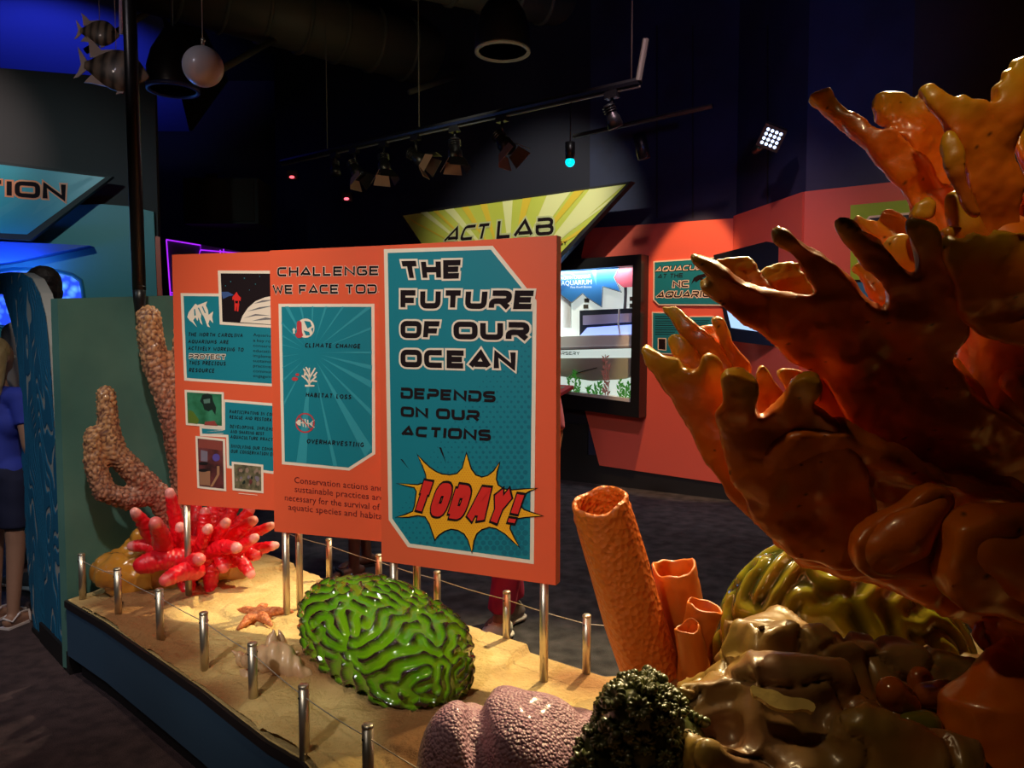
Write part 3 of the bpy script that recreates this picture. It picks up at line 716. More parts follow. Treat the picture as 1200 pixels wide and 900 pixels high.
outlined('OF', [(470, 376), (519, 376.5), (516, 397), (470, 396)], P3, T1, .30, M['ink'], M['cream'], .0030, b3, **W3)
outlined('OUR', [(532, 376.8), (621, 377.5), (621, 399), (532, 397.5)], P3, T1, .30, M['ink'], M['cream'], .0030, b3, **W3)
outlined('OCEAN', [(470, 409.5), (605, 411.5), (605, 433.5), (470, 430)], P3, T1, .30, M['ink'], M['cream'], .0030, b3, **W3)
lettering('lettering', 'DEPENDS', [(470, 454), (582, 458.5), (581, 471.5), (470, 466.8)], P3, T1, .27, M['ink'], .0030, b3, gap=.13)
lettering('lettering', 'ON OUR', [(470, 476), (562.5, 480.8), (562.5, 493.5), (470, 488)], P3, T1, .27, M['ink'], .0030, b3, gap=.13)
lettering('lettering', 'ACTIONS', [(471, 498.7), (576.3, 503.5), (575.5, 516.8), (470, 510.5)], P3, T1, .27, M['ink'], .0030, b3, gap=.13)
def z6(x, y): return (435+x/3.461, 440+y/3.461)
burst = [(112, 438), (150, 446), (178, 452), (188, 470), (184, 500), (180, 530), (172, 552), (140, 566), (110, 573), (150, 572), (190, 565), (222, 570), (240, 600), (252, 635), (261, 662), (275, 645), (300, 628), (325, 620), (355, 625), (380, 640), (396, 665), (410, 712), (416, 670), (428, 640), (450, 622), (480, 612), (510, 618), (545, 640), (575, 668), (600, 692), (578, 655), (562, 620), (566, 598), (590, 578), (630, 572), (692, 568), (650, 556), (620, 545), (600, 525), (598, 505), (612, 485), (640, 468), (668, 458), (620, 462), (575, 466), (540, 462), (515, 445), (507, 420), (510, 390), (521, 356), (500, 388), (475, 408), (450, 414), (425, 405), (405, 378), (388, 318), (374, 375), (350, 400), (320, 405), (290, 402), (265, 392), (240, 375), (215, 352), (192, 325), (212, 365), (225, 400), (228, 425), (215, 438), (190, 445)]
bp = [z6(*p) for p in burst]
decal('burst_outline', P3, poly_offset(bp, 1.5, 2.2), M['ink'], .0034, b3)
decal('starburst', P3, bp, M['yellow_print'], .0040, b3)
dots = MB()
for r in range(40):
    for c in range(60):
        x = 460+c*3.0+(1.5 if r % 2 else 0); y = 530+r*2.6
        if y < 548+((x-550)/60)**2*6: continue
        if inside((x, y), poly_offset(bp, -1.2, 1.5)): dots.add([P3.Q(x+.8*math.cos(a*PI/3), y+.8*math.sin(a*PI/3), .0045) for a in range(6)], [tuple(range(6))])
dots.build('halftone_dots', M['amber_dot'], b3, fix=False)['kind'] = 'stuff'
T3 = {'T': (.9, [('S', [(0, 1), (1, .97)]), ('S', [(.5, 1), (.42, -.15)])]), 'O': (.95, [('RC', [(.05, 1), (1, 1), (.95, 0), (0, 0)])]),
      'D': (.95, [('R', [(-.1, 1), (.95, 1), (1, .5), (.9, 0), (-.1, 0)]), ('S', [(.02, 1.1), (.02, -.1)])]), 'A': (1.0, [('S', [(0, -.2), (.45, 1), (.8, 1), (1, -.2)]), ('S', [(.2, .3), (.9, .3)])]),
      'Y': (1.0, [('S', [(0, 1.15), (.42, .5), (1, 1.15)]), ('S', [(.45, .55), (.36, -.2)])]), '!': (.42, [('S', [(.85, 1.15), (.45, .30)]), ('S', [(.2, .05), (.15, -.12)])])}
qd = [z6(205, 424), z6(628, 470), z6(582, 614), z6(165, 556)]
outlined('TODAY!', qd, P3, T3, .38, M['red_print'], M['ink'], .0050, b3, gap=.14, grow=.07)
for tri_ in ([(120, 338), (128, 340), (160, 385)], [(277, 290), (286, 292), (306, 357)]): decal('dash_mark', P3, [z6(*p) for p in tri_], M['ink'], .0034, b3)
# -- board 2
B2 = [(326.5, 356), (439, 356), (440, 532), (409.4, 551.5), (330.5, 544)]
decal('border', P2, B2, M['cream'], .0010, b2); I2 = poly_offset(B2, -3.6); decal('teal_field', P2, I2, M['teal'], .0018, b2)
cx, cy = 365, 413
for ang, wd_ in [(-88, 3), (-72, 4), (-55, 3), (-38, 4), (-22, 3), (0, 3), (14, 6), (28, 8), (45, 4), (60, 8), (78, 3), (95, 8), (118, 3), (135, 4), (152, 3), (-165, 3), (-150, 4), (-135, 4), (-118, 6), (-103, 4), (172, 3)]:
    r0 = 8; d0 = math.radians(ang-wd_/3); d1 = math.radians(ang+wd_/3)
    tri_ = []
    for d_ in (d0, d1):
        r_ = 8
        while inside((cx+r_*math.cos(d_), cy+r_*math.sin(d_)), poly_offset(I2, -.3)): r_ += 1
        tri_.append((cx+r_*math.cos(d_), cy+r_*math.sin(d_)))
    decal('light_ray', P2, [(cx+12*math.cos(math.radians(ang)), cy+12*math.sin(math.radians(ang))), tri_[0], tri_[1]], M['teal_ray'], .0024, b2)
outlined('CHALLENGES', [(325.5, 313.2), (459, 311.5), (459, 322.5), (325.5, 324)], P2, T1, .22, M['ink'], M['cream'], .0016, b2, gap=.2, grow=.05)
outlined('WE FACE TODAY', [(319.5, 334), (469, 333), (469, 344), (320, 344.5)], P2, T1, .22, M['ink'], M['cream'], .0016, b2, gap=.2, grow=.05)
lettering('lettering', 'CLIMATE CHANGE', [(358, 401.8), (423, 402.9), (423, 408.4), (358, 407.2)], P2, T2, .20, M['ink'], .003, b2, slant=.12)
lettering('lettering', 'HABITAT LOSS', [(359, 459.6), (412.2, 462.4), (412.2, 467.9), (359, 465.1)], P2, T2, .20, M['ink'], .003, b2, slant=.12)
lettering('lettering', 'OVERHARVESTING', [(360, 514), (427, 518.3), (427, 524.2), (360, 519.5)], P2, T2, .20, M['ink'], .003, b2, slant=.12)
def circ(cx, cy, r, n=24, ky=1.0): return [(cx+r*math.cos(2*PI*k/n), cy+ky*r*math.sin(2*PI*k/n)) for k in range(n)]
decal('globe_emblem', P2, circ(358.5, 384.5, 10.5, ky=1.08), M['cream'], .003, b2)
for q in ([(357, 376), (364, 377), (366, 382), (361, 385), (359, 381)], [(356, 387), (363, 389), (364, 393), (359, 393)], [(365, 385), (368, 384), (367, 390)]): decal('globe_land', P2, q, M['teal'], .0035, b2)
decal('thermometer_emblem', P2, [(348.5, 378), (350, 376), (352.5, 376), (354, 378), (354.5, 389), (356, 393), (353, 396), (349, 396), (346.5, 392.5), (348.5, 389)], mat('rose_red_print', (.55, .05, .06), .4), .0040, b2)
decal('arrow_emblem', P2, [(345, 384), (347.5, 387), (346, 387), (346, 391), (344, 391), (344, 387), (342.8, 387)], M['cream'], .003, b2)
def stick(segs, w, m, nm):
    mb = MB()
    for a, b in segs:
        a = V(a); b = V(b); nn = (b-a).normalized(); nn = V((-nn.y, nn.x))*w
        mb.add([P2.Q(*(a+nn), .003), P2.Q(*(b+nn*.7), .003), P2.Q(*(b-nn*.7), .003), P2.Q(*(a-nn), .003)], [(0, 1, 2, 3)])
    return mb.build(nm, m, b2, fix=False)
stick([((363, 452), (363, 431)), ((363, 449), (356, 440)), ((363, 443), (356, 432)), ((363, 449), (371, 441)), ((363, 443), (370, 431)), ((363, 437), (359, 430)), ((359, 444), (354, 440)), ((367, 446), (372, 447)), ((368, 441), (372, 436)), ((358, 452), (369, 452)), ((358, 440), (358, 433))], 1.1, M['cream'], 'coral_emblem')
for q in (circ(346, 444, 3.8, 10, .6), circ(349, 439, 2.4, 8, .7)): decal('fish_emblem', P2, q, bpy.data.materials['rose_red_print'], .003, b2)
mb = MB(); A_ = circ(358, 495.5, 11.2, 28, 1.05); B_ = circ(358, 495.5, 9.6, 28, 1.05)
for k in range(28): mb.add([P2.Q(*A_[k], .003), P2.Q(*A_[(k+1) % 28], .003), P2.Q(*B_[(k+1) % 28], .003), P2.Q(*B_[k], .003)], [(0, 1, 2, 3)])
mb.build('ring_emblem', bpy.data.materials['rose_red_print'], b2, fix=False)
decal('fish_skeleton_emblem', P2, [(347, 495), (350, 492), (353, 491.5), (353, 499), (350, 498)], M['cream'], .0036, b2)
stick([((352, 495), (367, 497)), ((355, 491), (356, 500)), ((358, 491), (359, 501)), ((361, 492), (362, 501)), ((364, 496.5), (369, 492)), ((364, 497), (369, 501))], .7, M['cream'], 'fish_skeleton_emblem')
stick([((350, 487), (366, 504))], .8, bpy.data.materials['rose_red_print'], 'ring_emblem')
typeset('lettering', 'Conservation actions and', 345, 565.8, 449, 575.8, 7.2, P2, M['maroon_ink'], .0012, b2)
typeset('lettering', 'sustainable practices are', 345.5, 576.3, 450, 586.8, 7.2, P2, M['maroon_ink'], .0012, b2)
typeset('lettering', 'necessary for the survival of', 334, 586.2, 445, 597.8, 7.2, P2, M['maroon_ink'], .0012, b2)
typeset('lettering', 'aquatic species and habitats', 338, 597.2, 456, 609.5, 7.2, P2, M['maroon_ink'], .0012, b2)
# -- board 1
def framed(pl, q, m, par, name, k=2.6):
    decal('photo_border', pl, q, M['cream'], .0028, par); return decal(name, pl, poly_offset(q, -k), m, .0034, par)
decal('border', P1, [(211.8, 343.5), (348, 345), (350, 455), (216, 446)], M['cream'], .001, b1)
decal('teal_field', P1, poly_offset([(211.8, 343.5), (348, 345), (350, 455), (216, 446)], -3.4), M['teal'], .0016, b1)
decal('border', P1, [(262.8, 468), (350, 475), (350, 559), (266, 548.5), (265.2, 512.5), (234.6, 511), (233.9, 499), (263, 501)], M['cream'], .001, b1)
decal('teal_field', P1, [(264, 471), (347, 478), (347, 555.5), (269, 545.5), (268, 509.5), (237.2, 508), (236.8, 502), (264, 504)], M['teal'], .0016, b1)
framed(P1, [(255.7, 317), (345, 317.5), (346, 386), (258, 380.3)], M['ink'], b1, 'comic_picture', 3.4)
moon = [(282, 377.6), (285, 370), (291, 361), (300, 353), (311, 348.5), (325, 346), (342, 347), (342, 382)]
decal('moon', P1, moon, M['cream'], .0040, b1)
for q in ([(286, 373), (300, 368), (318, 370), (300, 370)], [(290, 365), (305, 360), (322, 358), (306, 362)], [(296, 376), (312, 372), (325, 374), (310, 375)], [(298, 356), (308, 352), (324, 351), (310, 354)]):
    decal('moon_shading', P1, q, mat('grey_print', (.18, .17, .17), .5) if 'gp' not in M else M['gp'], .0045, b1)
decal('diver_figure', P1, [(275, 346), (278, 342), (280, 346), (283, 349), (282.5, 353), (280.5, 352), (281, 357), (280, 365), (278.5, 365), (278, 358), (277, 364.5), (275.5, 364), (275.5, 356), (275, 351), (273, 351.5), (273.2, 348)], M['red_print'], .0042, b1)
decal('diver_belt', P1, [(276, 352.5), (280, 352.5), (279.5, 355.5), (276.5, 355.5)], M['ink'], .0046, b1)
decal('blue_swoosh', P1, [(260, 342), (268, 342), (275, 346), (269, 347), (262, 350.5)], mat('slate_blue_print', (.05, .10, .28), .4), .0040, b1)
for q in (circ(271, 330, .6, 6), circ(287, 326, .6, 6), circ(300, 333, .5, 6), (circ(293, 340, .5, 6)), circ(265, 335, .5, 6), circ(305, 324, .5, 6)): decal('star', P1, q, M['teal_ray'], .0040, b1)
def z1(x, y): return (195+x/6.4286, 280+y/6.4286)
decal('fish_emblem', P1, [z1(*p) for p in [(160, 590), (172, 552), (200, 515), (222, 487), (238, 500), (262, 490), (312, 470), (300, 500), (316, 535), (322, 572), (357, 545), (348, 590), (356, 635), (330, 608), (318, 640), (335, 668), (312, 658), (300, 622), (285, 585), (268, 560), (262, 600), (276, 650), (258, 630), (246, 590), (238, 620), (222, 590), (205, 612), (234, 665), (200, 630), (178, 615)]], M['cream'], .003, b1)
for q in ([(240, 520), (250, 518), (275, 575), (262, 560)], [(270, 510), (280, 508), (302, 560), (292, 558)], [(212, 530), (220, 528), (226, 575), (214, 580)]): decal('fish_stripe', P1, [z1(*p) for p in q], M['teal'], .0036, b1)
L = lambda txt, q, wt=.20: lettering('lettering', txt, q, P1, T2, wt, M['ink'], .0024, b1, slant=.15)
L('THE NORTH CAROLINA', [(221, 389.4), (285, 390.8), (285, 395.4), (221, 394.2)])
L('AQUARIUMS ARE', [(221, 397.8), (268.5, 398.6), (268.5, 403.2), (221, 402.4)])
L('ACTIVELY WORKING TO', [(221, 405.6), (286, 407.5), (286, 412.2), (221, 410.4)])
outlined('PROTECT', [(222, 414.6), (265, 415.6), (265, 421), (222, 420)], P1, T1, .22, M['ink'], M['cream'], .0022, b1, grow=.14)
L('THIS PRECIOUS', [(222, 422.6), (265, 423.6), (265, 428.6), (222, 427.6)])
L('RESOURCE.', [(222, 431), (253.5, 432), (253.5, 437), (222, 436)])
for s_, y in zip(['Aquariums play', 'a key role in the', 'conservation of', 'educational and', 'implementing of', 'sustainable care', 'practices with a', 'community and', 'engagement plan'], (395, 401.5, 407.5, 413.5, 419.5, 425.3, 431.3, 437.3, 443)):
    typeset('small_lettering', s_, 297, y-1.2, 338, y+1.4, 3.4, P1, M['ink'], .0022, b1)
L('PARTICIPATING IN CORAL', [(269.5, 480.2), (327, 484), (327, 488), (269.5, 484.4)])
L('RESCUE AND RESTORATION', [(269.5, 486.4), (330, 490.6), (330, 494.8), (269.5, 490.6)])
L('DEVELOPING, IMPLEMENTING', [(270, 497.4), (336, 502), (336, 506), (270, 501.6)])
L('AND SHARING BEST', [(270.5, 503.5), (310, 506.4), (310, 510.4), (270.5, 507.6)])
L('AQUACULTURE PRACTICES', [(270.5, 509.4), (331, 514), (331, 518), (270.5, 513.6)])
L('INVOLVING OUR COMMUNITY', [(271, 520.6), (333, 525.4), (333, 529.4), (271, 524.8)])
L('OUR CONSERVATION EFFORTS', [(271, 526.4), (336, 531.4), (336, 535.6), (271, 530.6)])
M['ph_green'] = mat('green_photo', (.01, .09, .03), .4, var=((.05, .26, .14), 22, .5))
M['ph_dark'] = mat('dark_photo', (.02, .012, .012), .4, var=((.22, .05, .05), 18, .5))
M['ph_crowd'] = mat('crowd_photo', (.03, .03, .02), .4, var=((.26, .22, .12), 45, .5))
framed(P1, [(216.8, 456.7), (262.8, 459.6), (263.2, 501.8), (218.3, 498)], M['ph_green'], b1, 'diver_photo')
decal('photo_figure', P1, [(238, 462.5), (244, 460.8), (249, 463), (250.5, 470), (254, 478), (253, 486), (249, 480), (245, 482), (240, 480), (238.5, 474), (235, 470)], mat('photo_black', (.008, .02, .015), .5), .004, b1)
decal('photo_detail', P1, [(239, 468), (247, 467), (247, 472), (240, 473)], mat('photo_grey', (.10, .20, .16), .5), .0046, b1)
decal('photo_detail', P1, [(221, 480), (227, 482), (234, 492), (232, 497), (221, 495)], mat('photo_moss', (.10, .17, .02), .5), .004, b1)
decal('photo_detail', P1, [(241, 494), (252, 493), (256, 499), (240, 498)], mat('photo_red', (.30, .05, .04), .5), .0044, b1)
framed(P1, [(229.4, 510.7), (264.3, 514.4), (265.7, 575.6), (231.7, 571.8)], M['ph_dark'], b1, 'laboratory_photo')
decal('photo_detail', P1, [(234, 514.5), (261, 517), (261, 528), (233, 524)], mat('photo_brick', (.26, .055, .04), .5), .004, b1)
decal('photo_detail', P1, circ(254, 536, 4.5, 12), mat('photo_violet', (.10, .07, .32), .5), .0042, b1)
decal('photo_detail', P1, [(236, 527), (244, 529), (244, 541), (236, 540)], mat('photo_haze', (.20, .17, .22), .5), .0042, b1)
for cy_ in (543, 551): decal('photo_detail', P1, circ(239, cy_, 5.5, 14, .35), mat('photo_tub', (.015, .012, .012), .4), .0046, b1)
decal('photo_detail', P1, [(234, 552), (247, 552), (247, 569), (235, 568)], mat('photo_tan', (.32, .15, .08), .5), .0044, b1)
decal('photo_detail', P1, [(255, 546), (258, 546), (258, 556), (250, 570), (247, 570), (255, 556)], mat('photo_pipe', (.40, .20, .10), .5), .0046, b1)
framed(P1, [(272, 540.7), (309, 544.4), (309.4, 578), (273, 574.4)], M['ph_crowd'], b1, 'volunteers_photo')
rnd = random.Random(4)
for k in range(22):
    x = 277+rnd.random()*28; y = 549+rnd.random()*21
    decal('photo_figure', P1, circ(x, y, rnd.uniform(1.0, 2.3), 7, 1.5), mat('photo_person', (.30, .20, .15), .5) if k == 0 else random.choice([bpy.data.materials['photo_person'], bpy.data.materials['photo_black'], M['ph_dark'], bpy.data.materials['photo_haze']]), .004+k*.00003, b1)
for q in ([(240, 506), (262, 504), (262, 504.6)], [(238, 509), (262, 507.4), (262, 508.2)], [(280, 577.6), (302, 579.8), (302, 580.4), (280, 578.4)]): decal('speed_line', P1, q, M['cream'], .0024, b1)

# steel rods that carry the boards
RODS = [((230, 592), (231, 708), 3.33, b1, 'rod under left end of leftmost orange sign'), ((349, 610), (349, 708), 3.31, b1, 'x'), ((329, 626), (329.5, 728), 3.10, b2, 'x'), ((475, 665), (475, 748), 2.93, b2, 'x'), ((460, 664), (461, 764), 2.80, b3, 'x'), ((639.5, 688), (639.5, 808), 2.53, b3, 'x')]
def rod(x, y, zt, par):
    return MB().tube([(x, y, .35), (x, y, zt)], .0145, 16).build('rod', M['steel'], par.parent, True)
for pl, bb, ends in ((P1, b1, (.05, .96)), (P2, b2, (.06, .94)), (P3, b3, (.06, .93))):
    for u in ends:
        p = pl.a+(pl.b-pl.a)*u-pl.n*.018; zb = {b1: .79, b2: .72, b3: .70}[bb]
        rod(p.x, p.y, zb+.02, bb)
# ---------------------------------------------------------------- exhibit bed: sand top, rim, fascia
ZD = .36
front = [onz(75, 701)[:2], onz(120, 727)[:2], onz(190, 775)[:2], onz(233, 805)[:2], onz(280, 842)[:2], onz(310, 865)[:2], (-.58, 2.04), (-.40, 1.78), (-.15, 1.48), (.20, 1.22), (.65, 1.05), (1.2, .95), (2.2, .92), (3.0, 1.0)]
back = [(3.0, 2.3), (2.3, 2.75), (1.6, 2.95), (1.0, 2.86), (.62, 2.62), (.32, 2.585), (.16, 2.715), (-.27, 3.08), (-.80, 3.56), (-1.228, 3.946), (-1.42, 4.12), (-1.6, 4.20)]
deck = [V((p[0], p[1])) for p in front+back]
n_ = len(deck)
def in_deck(x, y, P=None):
    P = P or deck; c = False
    for i in range(len(P)):
        a, b = P[i-1], P[i]
        if (a[1] > y) != (b[1] > y) and x < (b[0]-a[0])*(y-a[1])/(b[1]-a[1])+a[0]: c = not c
    return c
bed = thing('exhibit_plinth', 'long low plinth with dark blue front and black rim under the sand', 'plinth', (0, 2.2, 0))
lo = [V((p.x, p.y, .02)) for p in deck]
MB().prism([V((p[0], p[1], .0)) for p in poly_offset([tuple(q) for q in deck], -.05)], V((0, 0, .12))).build('toe_kick', M['toe'], bed)
MB().prism([V((p[0], p[1], .10)) for p in poly_offset([tuple(q) for q in deck], -.006)], V((0, 0, .222))).build('fascia', M['fascia'], bed)
MB().prism([V((p.x, p.y, .318)) for p in deck], V((0, 0, .031))).build('rim', M['rim'], bed)
for px, py in ((111, 724), (148, 748), (190, 776), (233, 807), (280, 843)):
    p = onz(px, py, .337); q = MB().ball(p, .0045, 8); q.build('screw', M['steel'], bed, True)
# sand slab, uneven cast surface with broken plates
def sand_h(x, y):
    p = V((x, y, 0)); h = .006*noise.noise(p*2.2)+.003*noise.noise(p*9)+.0015*noise.noise(p*40)
    c = noise.noise(V((x*2.2+3, y*2.6, 4)))+.35*noise.noise(V((x*5, y*5, 2)))
    h += .017*max(0, min(1, (c+.02)*14))              # raised flat plates with steep broken edges
    c2 = noise.noise(V((x*2.3-5, y*2.1, 9)))+.3*noise.noise(V((x*7, y*7, 5)))
    h -= .014*max(0, min(1, (c2-.12)*16))
    w = abs(noise.noise(V((x*3.1, y*3.1, 7)))+.25*noise.noise(V((x*11, y*11, 3)))); h -= .010*max(0, 1-w/.035)
    # mound in the front where the rock sits
    h += .035*math.exp(-((x+.05)**2/.06+(y-2.05)**2/.03))
    h += .045*math.exp(-((x+.72)**2/.02+(y-2.55)**2/.010))
    return h
st = .009; xs = np.arange(-2.1, 3.05, st); ys = np.arange(.9, 4.25, st)
idx = {}; vs = []; fs = []; ins = [tuple(q) for q in poly_offset([tuple(q) for q in deck], -.012)]
grid_in = {}
for i, x in enumerate(xs):
    for j, y in enumerate(ys): grid_in[i, j] = in_deck(x, y, ins)
def snap(x, y):
    best = None; q = V((x, y))
    for i in range(len(ins)):
        a, b = V(ins[i-1]), V(ins[i]); t = max(0, min(1, (q-a).dot(b-a)/(b-a).length_squared)); c = a+(b-a)*t; d = (q-c).length
        if best is None or d < best[0]: best = (d, c)
    return best[1].x, best[1].y
def gv(i, j):
    if (i, j) not in idx:
        x, y = float(xs[i]), float(ys[j])
        if not grid_in[i, j]: x, y = snap(x, y)
        idx[i, j] = len(vs); vs.append((x, y, ZD+max(-.008, sand_h(x, y)+.004)))
    return idx[i, j]
for i in range(len(xs)-1):
    for j in range(len(ys)-1):
        if grid_in[i, j] or grid_in[i+1, j] or grid_in[i, j+1] or grid_in[i+1, j+1]:
            fs.append((gv(i, j), gv(i+1, j), gv(i+1, j+1), gv(i, j+1)))
me = mesh_from(vs, fs)
attr(me, 'stain', [max(0, min(1, noise.noise(V((v[0]*2.3+7, v[1]*2.3, 1)))*2.6+.25+.5*noise.noise(V((v[0]*6, v[1]*6, 3))))) for v in vs])
sand = put('sand_surface', me, M['sand'], bed, True)
MB().prism([V((p[0], p[1], .345)) for p in ins], V((0, 0, .006))).build('sand_base', M['sand'], bed)

# ---------------------------------------------------------------- low steel posts with two wires
fp = [onz(97, 700)[:2], onz(139, 721)[:2], onz(188, 750)[:2], onz(240, 783)[:2], onz(297, 826)[:2], onz(357, 885)[:2], (-.355, 1.84), (-.10, 1.60)]
bp_ = [(-1.16, 3.87), (-.875, 3.62), (-.59, 3.35), (-.307, 3.10), (-.020, 2.85), (.258, 2.60)]
names_f = ['short steel post at the left end, nearest the carved blue wall', 'second short steel post from the carved blue wall', 'third short steel post from the carved blue wall, before the red coral',
           'fourth short front post, left of the starfish', 'fifth short front post, in front of the conch shell', 'sixth short front post, bottom left of the green brain coral', 'short post cut off by bottom edge of the photo', 'hidden']
names_b = ['back rail post seen between the rods left of middle sign', 'back rail post below the middle sign, by a bare foot', 'back rail post at the gap left of the front sign', 'back rail post below the front sign, behind green brain coral', 'back rail post in front of the white sneaker', 'back rail post left of the large orange tube sponge']
def post(x, y, label, grp, n):
    z = ZD-.012
    t = thing('rail_post', label, 'post', (x, y, z), grp)
    MB().tube([(x, y, z), (x, y, z+.203)], .0145, 20).build('post_tube', M['steel'], t, True)
    MB().lathe([(.0146, 0), (.0152, .002), (.0152, .006), (.012, .009), (.0, .0095)], (x, y, z+.203), 20).build('cap', M['steel'], t, True)
    MB().tube([V((x, y, z+.178))-V((n[0], n[1], 0))*.017, V((x, y, z+.178))+V((n[0], n[1], 0))*.017], .003, 8).build('eyelet', M['black'], t, True)
for q, nm in list(zip(fp, names_f))[:7]: post(q[0], q[1], nm, 'front rail posts', (.66, .75))
for q, nm in zip(bp_, names_b): post(q[0], q[1], nm, 'back rail posts', (.66, .75))
def wire(ps, z, label, name='rail_wire'):
    pp = []
    for a, b in zip(ps[:-1], ps[1:]):
        for k in range(6):
            u = k/6; pp.append(V((a[0]+(b[0]-a[0])*u, a[1]+(b[1]-a[1])*u, z-.004*math.sin(PI*u))))
    pp.append(V((ps[-1][0], ps[-1][1], z)))
    tag(MB().tube(pp, .0016, 6).build(name, M['wire'], None, True), label, 'wire', 'rail wires')
wire(fp, ZD+.166, 'thin steel wire strung through the front posts'); wire(bp_+[(.55, 2.56)], ZD+.166, 'thin steel wire strung through the back posts')

# ---------------------------------------------------------------- left partition and carved end
tA = V((-2.00, 3.395, 0)); tB = V((-1.52, 4.30, 0)); e = (tB-tA).normalized(); nn_ = V((e.y, -e.x, 0))
pt = MB().prism([V((tA.x, tA.y, .02)), V((tB.x, tB.y, .02)), V((tB.x, tB.y, 1.765)), V((tA.x, tA.y, 1.688))], -nn_*.05).build('partition_panel', M['teal_wall'], None)
tag(pt, 'dark teal sponge painted partition at the left end of the sand bed', 'partition')
MB_ = MB().prism([V((tA.x, tA.y, 1.688)), V((tB.x, tB.y, 1.765)), V((tB.x, tB.y, 1.770)), V((tA.x, tA.y, 1.693))], -nn_*.052)
# carved blue wave: contour grooves cut in a curved fin
WP = Plate((-2.36, 3.76), (-1.985, 3.37))
finpx = [(0, 345), (9, 375), (15, 402), (19, 440), (21, 500), (22, 560), (26, 630), (31, 690), (36, 737), (75, 774), (70.5, 690), (66.5, 620), (63, 560), (60, 500), (57, 450), (54, 405), (50, 370), (43, 343), (34, 326), (22, 319), (8, 318.5), (-12, 321), (-30, 330), (-30, 350), (-12, 343)]
fin = thing('carved_wave_fin', 'curved blue end wall carved with wavy contour grooves', 'wall sculpture', WP.Q(56, 760, 0))
f3 = [WP.Q(x, y, -.065) for x, y in finpx]
MB().prism(f3, WP.n*.05).build('core', M['cap_edge'], fin)
o0 = WP.a; us = [(p-o0).dot(WP.e) for p in f3]; zs = [p.z for p in f3]; poly2 = list(zip(us, zs))
U0, U1, Z0, Z1 = min(us), max(us), min(zs), max(zs)
su = .0045; nu = int((U1-U0)/su)+2; nz = int((Z1-Z0)/su)+2; vs = []; gr = []; ok = np.zeros((nu, nz), bool)
uu = U0+np.arange(nu)*su; zz = Z0+np.arange(nz)*su
hh = np.zeros((nu, nz)); 
for i in range(nu):
    for j in range(nz):
        if inside((uu[i], zz[j]), poly2):
            ok[i, j] = True
            q = V((uu[i]*3.4, zz[j]*1.5, 0)); f = noise.noise(q)*1.0+.30*noise.noise(q*2.6)+uu[i]*2.6
            ph = f*7.0; fr = abs((ph % 1)-.5)*2    # 1 at line
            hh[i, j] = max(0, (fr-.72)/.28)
idm = -np.ones((nu, nz), int); fs = []
for i in range(nu-1):
    for j in range(nz-1):
        if ok[i, j] and ok[i+1, j] and ok[i, j+1] and ok[i+1, j+1]:
            c = []
            for a, b in ((i, j), (i+1, j), (i+1, j+1), (i, j+1)):
                if idm[a, b] < 0:
                    idm[a, b] = len(vs); g = hh[a, b]; p = o0+WP.e*float(uu[a]); vs.append(V((p.x, p.y, float(zz[b])))+WP.n*(-.012-.010*float(g**.6))); gr.append(g)
                c.append(int(idm[a, b]))
            fs.append(tuple(c))
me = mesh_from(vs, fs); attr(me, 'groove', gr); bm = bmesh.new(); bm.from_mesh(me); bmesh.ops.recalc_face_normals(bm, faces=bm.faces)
if sum((f.normal for f in bm.faces), V()).dot(WP.n) < 0: bmesh.ops.reverse_faces(bm, faces=bm.faces)
bm.to_mesh(me); bm.free(); put('carved_face', me, M['wave_blue'], fin, True)
MB().prism([WP.Q(x, y, -.016) for x, y in [(36, 735), (75, 772), (78, 800), (37, 762)]], WP.n*.012).build('toe_kick', M['toe'], fin)
MB().prism([V((-2.36, 3.76, 0)), V((-1.985, 3.37, 0)), V((-1.93, 3.42, 0)), V((-2.30, 3.82, 0))], V((0, 0, .10))).build('foot', M['toe'], fin)

# ---------------------------------------------------------------- nubbly finger corals (tan)
M['tan_coral'] = mat('tan_coral_resin', (.48, .20, .13), .5, coat=.25)
attr_mix(M['tan_coral'], 'tip', (.66, .34, .15)); attr_mix(M['tan_coral'], 'pit', (.16, .06, .045), .15, .9)
def organic(name, chains, vox, m, parent, it=4, bump=None, extra=None, balls=(), sub=0, **at_):
    mb = MB()
    for c in chains: mb.tube(c[0], c[1], 14, True, None, True)
    for c, r in balls: mb.ball(c, r, 16)
    me = remesh(mb.mesh(), vox, it)
    if sub: me = evaluated(me, [('SUBSURF', dict(levels=sub))])
    if bump:
        d = displace(me, bump)
    if extra:
        co = vco(me)
        for k, fn in extra.items(): attr(me, k, [fn(V(c.tolist())) for c in co])
    return put(name, me, m, parent, True, **at_)
def vor(p, s):
    d, pts_ = noise.voronoi(p*s); return d[0], d[1]
def nub(s, a):
    def f(p):
        q = p+noise.noise_vector(p*14)*.004
        d0, d1 = vor(q, s); k = min(1, (d1-d0)*2.2); return a*(k**.6)-a*.85
    return f
def pit(s):
    def f(p):
        q = p+noise.noise_vector(p*14)*.004
        d0, d1 = vor(q, s); return max(0, 1-(d1-d0)*2.6)
    return f
def pxchain(pts): # (px, py, Y, radius px)
    return ([at(a, b, Y) for a, b, Y, r in pts], [r*Y/900 for a, b, Y, r in pts])
c1 = pxchain([(174, 372, 3.62, 14.5), (176, 395, 3.62, 15), (184, 430, 3.63, 16), (197, 462, 3.65, 17), (207, 500, 3.68, 17), (213, 540, 3.72, 16), (220, 590, 3.75, 16), (224, 660, 3.76, 18)])
c2 = pxchain([(219, 356, 3.66, 12), (216, 400, 3.66, 13), (211, 440, 3.67, 14), (205, 480, 3.68, 15)])
tips1 = [at(174, 365, 3.62), at(219, 350, 3.66)]
